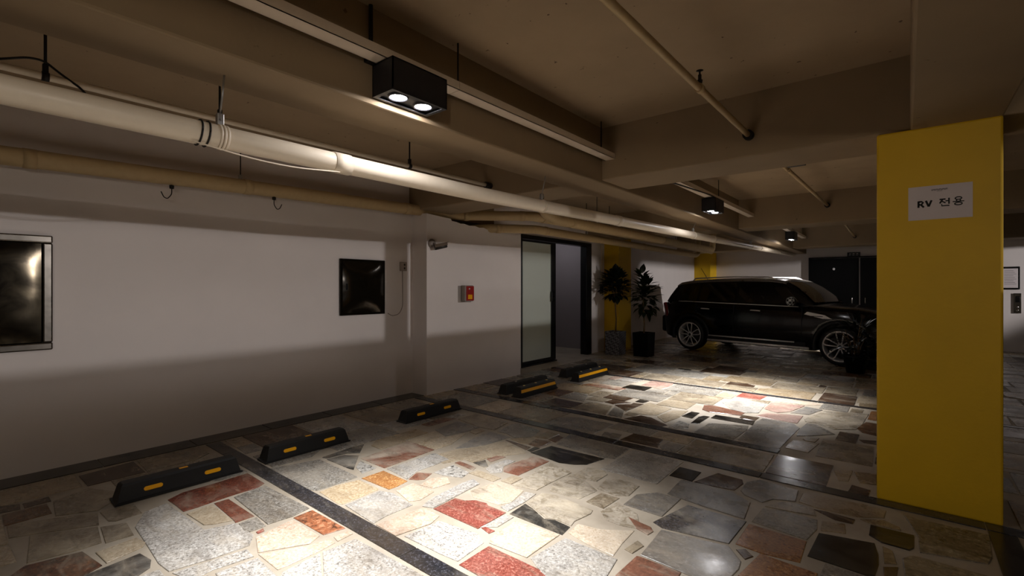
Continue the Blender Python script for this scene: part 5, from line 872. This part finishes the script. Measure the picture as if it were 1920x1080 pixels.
# ------------------------------------------------------------------ wheel stops
def wheel_stop(x, y0, y1, style, label, h=.115, mat=None):
    L = y1-y0; e = empty('wheel_stop', (x-.075, y0, .005)); tag(e, label, 'wheel stop', 'rubber wheel stops at the bay ends')
    mat = mat or M['rubber']; b = MB(); bw, tw, ed = .075, .042, .035
    pr = [(-bw, 0, 0), (bw, 0, 0), (bw, 0, .012), (bw-.008, .012, .014), (tw+.006, ed, h-.012), (tw-.006, ed+.01, h), (-tw+.006, ed+.01, h), (-tw-.006, ed, h-.012), (-bw+.008, .012, .014), (-bw, 0, .012)]
    n = len(pr)
    b.v = [(px_, py_, pz_) for px_, py_, pz_ in pr] + [(px_, L-py_, pz_) for px_, py_, pz_ in pr]
    b.face(range(n)); b.face(range(2*n-1, n-1, -1))
    for i in range(n): b.face((i, (i+1) % n, n+(i+1) % n, n+i))
    body = b.build('rubber_body', mat, e)
    sl = math.atan2(bw-.008-tw-.006, h-.026)         # tilt of the front face
    if style == 'oval':
        for f in (.27, .74):
            o = MB(); yy = L*f; P_ = []
            for k in range(9): a = -math.pi/2+math.pi*k/8; P_.append((.038+.013*math.cos(a), .013*math.sin(a)))
            for k in range(9): a = math.pi/2+math.pi*k/8; P_.append((-.038+.013*math.cos(a), .013*math.sin(a)))
            o.prism(P_, 0, .004, .0015)
            # lies on the sloping face: local x -> y, local y -> up the slope, local z -> outwards
            ro = o.build('reflector', M['amber'], e)
            up = Vector((-math.sin(sl), 0, math.cos(sl))); out = Vector((math.cos(sl), 0, math.sin(sl))); al = Vector((0, 1, 0))
            ro.matrix_local = Matrix(((al.x, up.x, out.x, bw-.008-.5*(bw-.014-tw)), (al.y, up.y, out.y, yy), (al.z, up.z, out.z, .014+.5*(h-.026)), (0, 0, 0, 1)))
        MB().bbox((-.012, L*.52-.025, h-.002), (.012, L*.52+.025, h+.003), .001).build('reflector', M['amber'], e)
    elif style == 'stripe':
        s_ = MB(); t0, t1 = .45, .82
        fx = lambda t_: bw-.008-t_*(bw-.014-tw)+.002; fz = lambda t_: .014+t_*(h-.026)
        s_.v = [(fx(t0), .03, fz(t0)), (fx(t0), L-.03, fz(t0)), (fx(t1), L-.04, fz(t1)), (fx(t1), .04, fz(t1)), (fx(t0)-.004, .03, fz(t0)), (fx(t0)-.004, L-.03, fz(t0)), (fx(t1)-.004, L-.04, fz(t1)), (fx(t1)-.004, .04, fz(t1))]
        for q in ((0, 1, 2, 3), (7, 6, 5, 4), (0, 3, 7, 4), (1, 5, 6, 2), (2, 6, 7, 3), (0, 4, 5, 1)): s_.face(q)
        s_.build('yellow_band', M['amber'], e)
        for f in (.2, .5, .8): MB().lathe([(0, h+.006), (.014, h+.004), (.017, h-.002)], 12, 'z', (0, L*f, 0)).build('stud', plain('cream_stud', (230, 200, 120), .5), e)
    else:
        for f in (.3, .7): MB().lathe([(0, h+.005), (.014, h+.003), (.017, h-.002)], 12, 'z', (0, L*f, 0)).build('stud', M['grey_plastic'], e)
wheel_stop(-3.74, .70, 1.43, 'oval', 'black wheel stop with amber ovals in the bay before the first stripe')
wheel_stop(-3.76, 1.60, 2.32, 'oval', 'black wheel stop with amber ovals just past the first stripe')
wheel_stop(-3.80, 2.95, 3.72, 'oval', 'dim black wheel stop with amber ovals near the pier corner')
wheel_stop(-3.60, 4.52, 5.32, 'stripe', 'yellow banded wheel stop before the glass door, nearer of two', .125)
wheel_stop(-3.86, 4.55, 5.50, 'plain', 'dusty unbanded wheel stop behind the nearer yellow banded one', .12, M['rubber_dusty'])
wheel_stop(-3.58, 5.82, 6.72, 'stripe', 'yellow banded wheel stop before the glass door, farther of two', .125)
wheel_stop(-3.90, 5.98, 6.98, 'plain', 'dusty unbanded wheel stop behind the farther yellow banded one', .12, M['rubber_dusty'])

# ------------------------------------------------------------------ potted plants
def leaf_mesh(name, L, Wd, mat, fold=.25, droop=.25):
    me = bpy.data.meshes.new(name); v = []; f = []; n = 6
    for i in range(n+1):
        t_ = i/n; w_ = Wd/2*math.sin(math.pi*min(1, .06+.94*t_)**.8)*(1 if i < n else 0); z = -droop*L*t_*t_
        if i == 0: w_ = .004
        v += [(L*t_, -w_, z+fold*w_), (L*t_, 0, z), (L*t_, w_, z+fold*w_)]
    for i in range(n):
        a = i*3; f += [(a, a+1, a+4, a+3), (a+1, a+2, a+5, a+4)]
    me.from_pydata(v, [], f); me.materials.append(mat)
    for p in me.polygons: p.use_smooth = True
    return me
def plant_leaves(root, me, n, c, rad, seed, stem_pts, smin=.7, smax=1.15, up=.35):
    rnd = random.Random(seed)
    for i in range(n):
        while True:
            d = Vector((rnd.uniform(-1, 1), rnd.uniform(-1, 1), rnd.uniform(-1, 1)))
            if .25 < d.length < 1: break
        p = Vector(c) + Vector((d.x*rad[0], d.y*rad[1], d.z*rad[2]))
        dirv = Vector((d.x, d.y, up+d.z*.5+rnd.uniform(-.3, .3))).normalized()
        q = dirv.to_track_quat('X', 'Z')
        o = bpy.data.objects.new('leaf', me); COL.objects.link(o); o.parent = root; o.location = p
        o.rotation_mode = 'QUATERNION'; o.rotation_quaternion = q; s_ = rnd.uniform(smin, smax); o.scale = (s_, s_, s_)
def square_pot(root, w, h, mat, taper=.04):
    b = MB(); a0, a1 = w/2-taper/2, w/2
    def rg(a, z): return [(-a, -a, z), (a, -a, z), (a, a, z), (-a, a, z)]
    b.v = rg(a0, 0)+rg(a1, h)+rg(a1-.018, h)+rg(a1-.025, h-.05)
    for r_ in range(3):
        for i in range(4): b.face((r_*4+i, r_*4+(i+1) % 4, r_*4+4+(i+1) % 4, r_*4+4+i))
    b.face((3, 2, 1, 0)); bevel(b.build('pot', mat, root), .006)
    MB().box((-a1+.026, -a1+.026, h-.08), (a1-.026, a1-.026, h-.05)).build('soil', M['soil'], root)
p1 = empty('potted_fig', (-4.55, 8.80, .005)); tag(p1, 'round headed potted fig tree in a grey lattice pot by the glass door', 'potted plant')
square_pot(p1, .32, .47, M['lattice'], .02)
MB().tube([(0, 0, .40), (.012, .01, .7), (-.01, 0, 1.05), (.01, .01, 1.4)], [.016, .014, .013, .008], 8).build('trunk', M['bark'], p1)
lm1 = leaf_mesh('fig_leaf', .16, .125, M['leaf_dark'])
plant_leaves(p1, lm1, 210, (.0, 0, 1.41), (.27, .17, .29), 3, None)
br = MB(); rb = random.Random(5)
for k in range(12):
    a = rb.uniform(0, 6.28); r_ = rb.uniform(.08, .16); z = rb.uniform(1.2, 1.65); br.tube([(0, 0, 1.02+.02*k), (r_*.5*math.cos(a), r_*.5*math.sin(a), z-.1), (r_*math.cos(a), r_*math.sin(a), z)], [.006, .005, .003], 6)
br.build('branch_fork', M['bark'], p1)
p2 = empty('potted_fig', (-4.00, 8.93, .005)); tag(p2, 'potted fig with pointed glossy leaves in a plain black square pot', 'potted plant')
square_pot(p2, .33, .47, M['black_door'], .03)
MB().tube([(0, 0, .40), (.01, .0, .6), (-.01, .01, .9), (-.03, 0, 1.4)], [.018, .016, .013, .006], 8).build('trunk', M['bark'], p2)
lm2 = leaf_mesh('fig_leaf', .19, .11, M['leaf'])
plant_leaves(p2, lm2, 150, (.03, 0, 1.16), (.20, .15, .35), 9, None, .7, 1.1, .15)
plant_leaves(p2, lm2, 7, (-.04, 0, 1.58), (.07, .07, .07), 19, None, .8, 1.2, .9)
p3 = empty('potted_shrub', (-.62, 9.30, .005)); tag(p3, 'dark leafy shrub in a black round pot before the car front wheel', 'potted plant')
MB().lathe([(0, 0), (.12, 0), (.165, .24), (.175, .25), (.175, .28), (.16, .28), (.155, .23), (0, .23)], 24).build('pot', M['black_door'], p3)
MB().lathe([(0, .235), (.156, .235)], 24).build('soil', M['soil'], p3)
st = MB(); rb = random.Random(8)
for k in range(9):
    a = rb.uniform(0, 6.28); r_ = rb.uniform(.05, .25); z = rb.uniform(.5, .85); st.tube([(.02*math.cos(a), .02*math.sin(a), .2), (r_*.5*math.cos(a), r_*.5*math.sin(a), z*.7), (r_*math.cos(a), r_*math.sin(a), z)], [.009, .007, .004], 6)
st.build('stems', M['bark'], p3)
lm3 = leaf_mesh('shrub_leaf', .17, .06, M['leaf_dark'])
plant_leaves(p3, lm3, 110, (.02, 0, .56), (.26, .26, .34), 29, None, .7, 1.15, .3)
# ------------------------------------------------------------------ black compact car
car = empty('parked_car', (-2.12, 11.06, .006), math.radians(-11.8))
tag(car, 'black five door compact car parked across the far bays', 'car')
WX = (-1.36, 1.46); WR = .335; RA = .395
def lerp_tab(tab, x):
    if x <= tab[0][0]: return tab[0][1]
    for (a, va), (b, vb) in zip(tab, tab[1:]):
        if x <= b: return va+(vb-va)*(x-a)/(b-a)
    return tab[-1][1]
hw = [(-2.12, .66), (-2.05, .76), (-1.85, .84), (-1.3, .885), (0, .89), (1.4, .89), (1.8, .86), (2.05, .76), (2.18, .62), (2.24, .48)]
zt = [(-2.12, .80), (-2.06, .98), (-2.0, 1.05), (-1.5, 1.055), (0, 1.02), (.9, 1.00), (1.02, 1.03), (1.6, .985), (1.9, .93), (2.08, .84), (2.18, .72), (2.24, .60)]
zb = [(-2.12, .42), (-2.0, .28), (-1.7, .22), (1.8, .22), (2.1, .24), (2.24, .34)]
xs = sorted(set([-2.12, -2.10, -2.06, -2.0, -1.92, -1.85, -.7, -.4, 0, .3, .6, .8, .9, 1.02, 1.95, 2.02, 2.08, 2.13, 2.18, 2.22, 2.24] + [round(c+RA*math.sin(math.pi/2*k/8), 4) for c in WX for k in range(-8, 9)]))
def section(x):
    w_, t_, b_ = lerp_tab(hw, x), lerp_tab(zt, x), lerp_tab(zb, x); za = b_
    for c in WX:
        if abs(x-c) < RA: za = max(za, WR+math.sqrt(RA*RA-(x-c)**2))
    zm = max(.60, za+.012); zm = min(zm, t_-.06); za = min(za, zm-.01)
    pts = [(0, b_), (w_*.66, b_), (w_*.66, za), (w_*.955, za), (w_*.985, min(za+.03, zm-.004)), (w_, zm), (w_*.992, zm+(t_-zm)*.35), (w_*.965, zm+(t_-zm)*.72), (w_*.93, t_-.012), (w_*.88, t_), (w_*.5, t_+.02), (0, t_+.03)]
    return pts
b = MB(); ns = 12
for x in xs:
    s_ = section(x)
    for (y, z) in s_: b.v.append((x, -y, z))
    for (y, z) in s_: b.v.append((x, y, z))
for i in range(len(xs)-1):
    for side in (0, 1):
        for k in range(ns-1):
            a = i*2*ns+side*ns+k; c = a+2*ns
            b.face((a, a+1, c+1, c), 0, k not in (1, 2))
for i in (0, len(xs)-1):
    a = i*2*ns; b.face([a+k for k in range(ns)]+[a+ns+k for k in range(ns-1, 0, -1)])
body = b.build('body', M['car_paint'], car)
m_ = body.modifiers.new('w', 'WELD'); m_.merge_threshold = .0005
# greenhouse (tinted glass shell with black posts) and roof
gx = [(-1.99, 1.05), (-1.93, 1.17), (-1.82, 1.34), (-1.70, 1.455), (-1.5, 1.48), (-1.0, 1.505), (-.3, 1.515), (.2, 1.50), (.48, 1.465), (.68, 1.35), (.85, 1.21), (1.01, 1.055)]
def gh(x, z): # half width of the greenhouse at height z
    return .80-.155*max(0, (z-1.03)/.48)-.04*max(0, (x-.2))-.05*max(0, (-x-1.5))
g_ = MB(); NZ = 6
for x, top in gx:
    base = lerp_tab(zt, x)-.01; top = max(top, base+.004)
    for sd in (-1, 1):
        for k in range(NZ):
            z = base+(top-base)*k/(NZ-1); g_.v.append((x, sd*gh(x, z), z))
n1 = 2*NZ
for i in range(len(gx)-1):
    for sd in (0, 1):
        for k in range(NZ-1):
            a = i*n1+sd*NZ+k; g_.face((a, a+1, a+n1+1, a+n1), 0, True)
    a = i*n1+NZ-1; g_.face((a, a+NZ, a+NZ+n1, a+n1), 0, False)
g_.face([k for k in range(NZ)]+[NZ+k for k in range(NZ-1, -1, -1)])
house = g_.build('greenhouse', M['black'], car)
r_ = MB(); rx = [(-1.78, 1.425), (-1.70, 1.47), (-1.5, 1.50), (-1.0, 1.525), (-.3, 1.535), (.2, 1.522), (.45, 1.490), (.52, 1.464)]
for x, z in rx:
    w_ = gh(x, z-.03)+.012
    for y, dz in ((-w_, -.055), (-w_-.004, -.03), (-w_+.04, .0), (-w_*.5, .022), (0, .028), (w_*.5, .022), (w_-.04, .0), (w_+.004, -.03), (w_, -.055)): r_.v.append((x, y, z+dz))
for i in range(len(rx)-1):
    for k in range(8): a = i*9+k; r_.face((a, a+1, a+10, a+9), 0, True)
r_.face(range(9)); r_.face([(len(rx)-1)*9+k for k in range(8, -1, -1)])
for x0_, x1_ in ((-1.78, .34),): pass
roof = r_.build('roof', M['car_roof'], car)
for sd in (-1, 1):
    pth = [(-1.45, sd*.60, 1.50), (-1.38, sd*.615, 1.555), (-.5, sd*.635, 1.575), (.2, sd*.62, 1.56), (.32, sd*.61, 1.51)]
    MB().tube(bend(pth, .08), .014, 8).build('roof_rail', M['alloy'], roof)
ant = MB().tube([(-1.42, 0, 1.52), (-1.60, 0, 1.80)], [.009, .005], 8).lathe([(.02, 1.50), (.02, 1.53), (0, 1.54)], 10, 'z', (-1.42, 0, 0)).build('antenna', M['clad'], roof)
# windows, each pane slightly proud of the shell
def pane(pts, nm='side_window'):
    for sd in (-1, 1):
        q = MB()
        for x, z in pts: q.v.append((x, sd*(gh(x, z)+.006), z))
        for x, z in pts: q.v.append((x, sd*(gh(x, z)-.004), z))
        n = len(pts); q.face(range(n)); q.face(range(2*n-1, n-1, -1))
        for i in range(n): q.face((i, (i+1) % n, n+(i+1) % n, n+i))
        q.build(nm, M['car_glass'], house)
pane([(-1.84, 1.09), (-1.26, 1.075), (-1.22, 1.43), (-1.68, 1.41)])
pane([(-1.20, 1.075), (-.42, 1.06), (-.42, 1.455), (-1.16, 1.44)])
pane([(-.36, 1.055), (.80, 1.03), (.76, 1.10), (.46, 1.42), (-.36, 1.455)])
ws = MB(); wp = [(.50, 1.455), (.68, 1.355), (.85, 1.215), (1.00, 1.07)]
for x, z in wp:
    w_ = gh(x, z)-.05
    for y in (-w_, -w_*.5, 0, w_*.5, w_): ws.v.append((x+.012+.02*(1-(y/w_)**2), y, z+.012))
for i in range(3):
    for k in range(4): a = i*5+k; ws.face((a, a+1, a+6, a+5), 0, True)
ws.build('windscreen', M['car_glass'], house)
# belt line, door seams, handles, sill strips, arches
for sd in (-1, 1):
    s2 = lambda x: sd*(lerp_tab(hw, x)*.90+.006)
    MB().tube([(x, sd*(lerp_tab(hw, x)*.915+.003), lerp_tab(zt, x)-.004) for x in (-1.9, -1.5, -1.0, -.5, 0, .5, .78)], .009, 6).build('belt_trim', M['silver_trim'], body)
    for hx in (-1.02, .02):
        MB().tube(bend([(hx-.09, sd*.86, .905), (hx-.07, sd*.895, .91), (hx+.07, sd*.895, .905), (hx+.09, sd*.86, .90)], .02), .011, 8).build('door_handle', M['silver_trim'], body)
    for dx in (-.40, .86, -1.22):
        zz0 = .30 if dx > -1 else .80
        MB().box((dx-.003, min(sd*.80, sd*.894), zz0), (dx+.003, max(sd*.80, sd*.894), 1.0)).build('door_seam', M['clad'], body)
    MB().bbox((-.93, min(sd*.80, sd*.905), .235), (.93, max(sd*.80, sd*.905), .36), .015).build('sill_cladding', M['clad'], body)
    MB().tube([(-.92, sd*.905, .353), (.74, sd*.905, .353)], .013, 12).build('sill_strip', M['silver_trim'], body)
    MB().tube([(-.94, sd*.905, .258), (.98, sd*.905, .258)], .022, 12).build('sill_strip', M['silver_trim'], body)
    for c in WX:
        a_ = MB(); nn = 24
        for k in range(nn+1):
            an = math.radians(-18)+math.radians(216)*k/nn
            yb_ = lerp_tab(hw, c)
            for rr, yy in ((RA-.012, yb_-.06), (RA-.012, yb_+.012), (RA+.045, yb_+.008), (RA+.055, yb_-.03)):
                a_.v.append((c+rr*math.cos(an), sd*yy, max(.23, WR+rr*math.sin(an))))
        for k in range(nn):
            for j in range(3): q = k*4+j; a_.face((q, q+1, q+5, q+4), 0, True)
        a_.build('wheel_arch', M['clad'], body)
    # fender vent, turn repeater, lamps
    v_ = MB(); vp = [(.90, .870), (.95, .915), (1.22, .865), (1.34, .80), (1.20, .80)]
    v_.v = [(x, sd*(lerp_tab(hw, x)*.985+.014), z) for x, z in vp]+[(x, sd*(lerp_tab(hw, x)*.94), z) for x, z in vp]
    n = len(vp); v_.face(range(n)); v_.face(range(2*n-1, n-1, -1))
    for i in range(n): v_.face((i, (i+1) % n, n+(i+1) % n, n+i))
    vo = v_.build('fender_vent', M['silver_trim'], body)
    MB().bbox((1.0, min(sd*.885, sd*.905), .835), (1.2, max(sd*.885, sd*.905), .845), .003).build('vent_slat', M['black'], vo)
    hl = MB(); 
    hl.lathe([(0, .075), (.06, .068), (.10, .045), (.125, .0)], 24, 'x', (0, 0, 0))
    ho = hl.build('headlight', M['headlens'], body, (2.0, sd*.60, .80), (0, math.radians(-18), sd*math.radians(34)))
    MB().tube([tuple(p) for p in arc((0, 0, 0), .128, 0, 2*math.pi, 28, (0, 1, 0), (0, 0, 1))], .012, 8, cap=False).build('chrome_ring', M['chrome'], ho)
    tl = MB().bbox((-.05, -.075, -.16), (.04, .075, .16), .025).build('tail_light', M['tail'], body, (-2.02, sd*.735, .86), (0, math.radians(-9), sd*math.radians(-22) if sd < 0 else math.radians(22)))
    MB().tube([tuple(p) for p in [( -.02, sd*.078, -.14), (-.02, sd*.078, .14), (.035, sd*.078, .14), (.035, sd*.078, -.14), (-.02, sd*.078, -.14)]], .008, 6).build('chrome_ring', M['chrome'], tl)
    # mirror with chequered cap
    mi = MB().addbm((lambda bm: (bmesh.ops.create_uvsphere(bm, u_segments=18, v_segments=10, radius=1.0), bm)[1])(bmesh.new()), 0, True, Matrix.Diagonal((.075, .115, .085, 1)))
    mo = mi.build('mirror', M['clad'], body, (.72, sd*.98, 1.10))
    ch = NT('chequered_cap'); tc = ch.new('ShaderNodeTexCoord'); ck = ch.new('ShaderNodeTexChecker'); ck.inputs['Scale'].default_value = 24
    ch.ln(tc.outputs['Object'], ck.inputs[0]); ck.inputs[1].default_value = lin((215, 215, 215)); ck.inputs[2].default_value = lin((8, 8, 8)); ch.set(Base_Color=ck.outputs[0], Roughness=.3)
    cap = MB()
    for i in range(9):
        for j in range(9):
            th = math.radians(-70+140*i/8); ph = math.radians(-60+120*j/8)
            d = Vector((math.sin(th)*math.cos(ph), sd*math.cos(th)*math.cos(ph), math.sin(ph)))
            cap.v.append((d.x*.08, d.y*.12, d.z*.09))
    for i in range(8):
        for j in range(8): q = i*9+j; cap.face((q, q+1, q+10, q+9), 0, True)
    cap.build('mirror_cap', ch.mat, mo)
    MB().tube([(0, 0, -.03), (0, -sd*.18, -.06)], .02, 8).build('mirror_arm', M['clad'], mo)
MB().bbox((-2.19, -.70, .34), (-2.02, .70, .72), .05).build('rear_bumper', M['clad'], car)
MB().bbox((2.08, -.58, .26), (2.27, .58, .42), .05).build('front_bumper', M['clad'], car)
gr = MB().bbox((2.16, -.40, .52), (2.235, .40, .70), .03).build('grille', M['clad'], car)
for k in range(4): MB().bbox((2.23, -.36, .545+k*.042), (2.245, .36, .555+k*.042), .003).build('grille_bar', M['chrome'], gr)
MB().box((2.26, -.26, .44), (2.275, .26, .55)).build('number_plate', M['paper'], car)
MB().box((-1.98, -.08, .22), (1.98, .08, .26)).build('underbody', M['clad'], car)
# wheels
def wheel(px_, sd):
    w_ = empty('wheel', (px_, sd*.79, WR)); w_.parent = car
    MB().lathe([(.245, -.10), (.26, -.115), (.31, -.115), (.33, -.085), (WR, -.04), (WR, .04), (.33, .085), (.31, .115), (.26, .115), (.245, .10)], 40, 'y').build('tyre', M['rubber'], w_)
    o_ = sd*.10
    MB().lathe([(.262, o_*1.1), (.268, o_*1.16), (.250, o_*1.14), (.238, o_*.9), (.232, -o_*.6), (.245, -o_*.8)], 40, 'y').build('rim', M['alloy'], w_)
    MB().lathe([(0, o_*.15), (.20, o_*.15), (.20, o_*.05), (0, o_*.05)], 32, 'y').build('brake_disc', M['fabric_dark'], w_)
    for k in range(5):
        a = math.radians(90+72*k)
        sp_ = MB(); R_ = lambda r, t_, y: (r*math.cos(a)-t_*math.sin(a), y, r*math.sin(a)+t_*math.cos(a))
        pts = [R_(.045, -.018, o_*.82), R_(.13, -.040, o_*.98), R_(.215, -.056, o_*1.08), R_(.248, -.040, o_*1.12), R_(.252, 0, o_*1.12), R_(.248, .040, o_*1.12), R_(.215, .056, o_*1.08), R_(.13, .040, o_*.98), R_(.045, .018, o_*.82)]
        sp_.tube(bend(pts, .03, 4), .0115, 7).build('spoke', M['alloy'], w_)
    hb = MB().lathe([(0, o_*.98), (.03, o_*.97), (.036, o_*.9), (.055, o_*.84), (.06, o_*.5), (0, o_*.5)], 24, 'y').build('hub', M['alloy'], w_)
    MB().lathe([(0, o_*1.0), (.026, o_*.985), (.028, o_*.95)], 20, 'y').build('hub_cap', M['black'], hb)
for px_ in WX:
    for sd in (-1, 1): wheel(px_, sd)
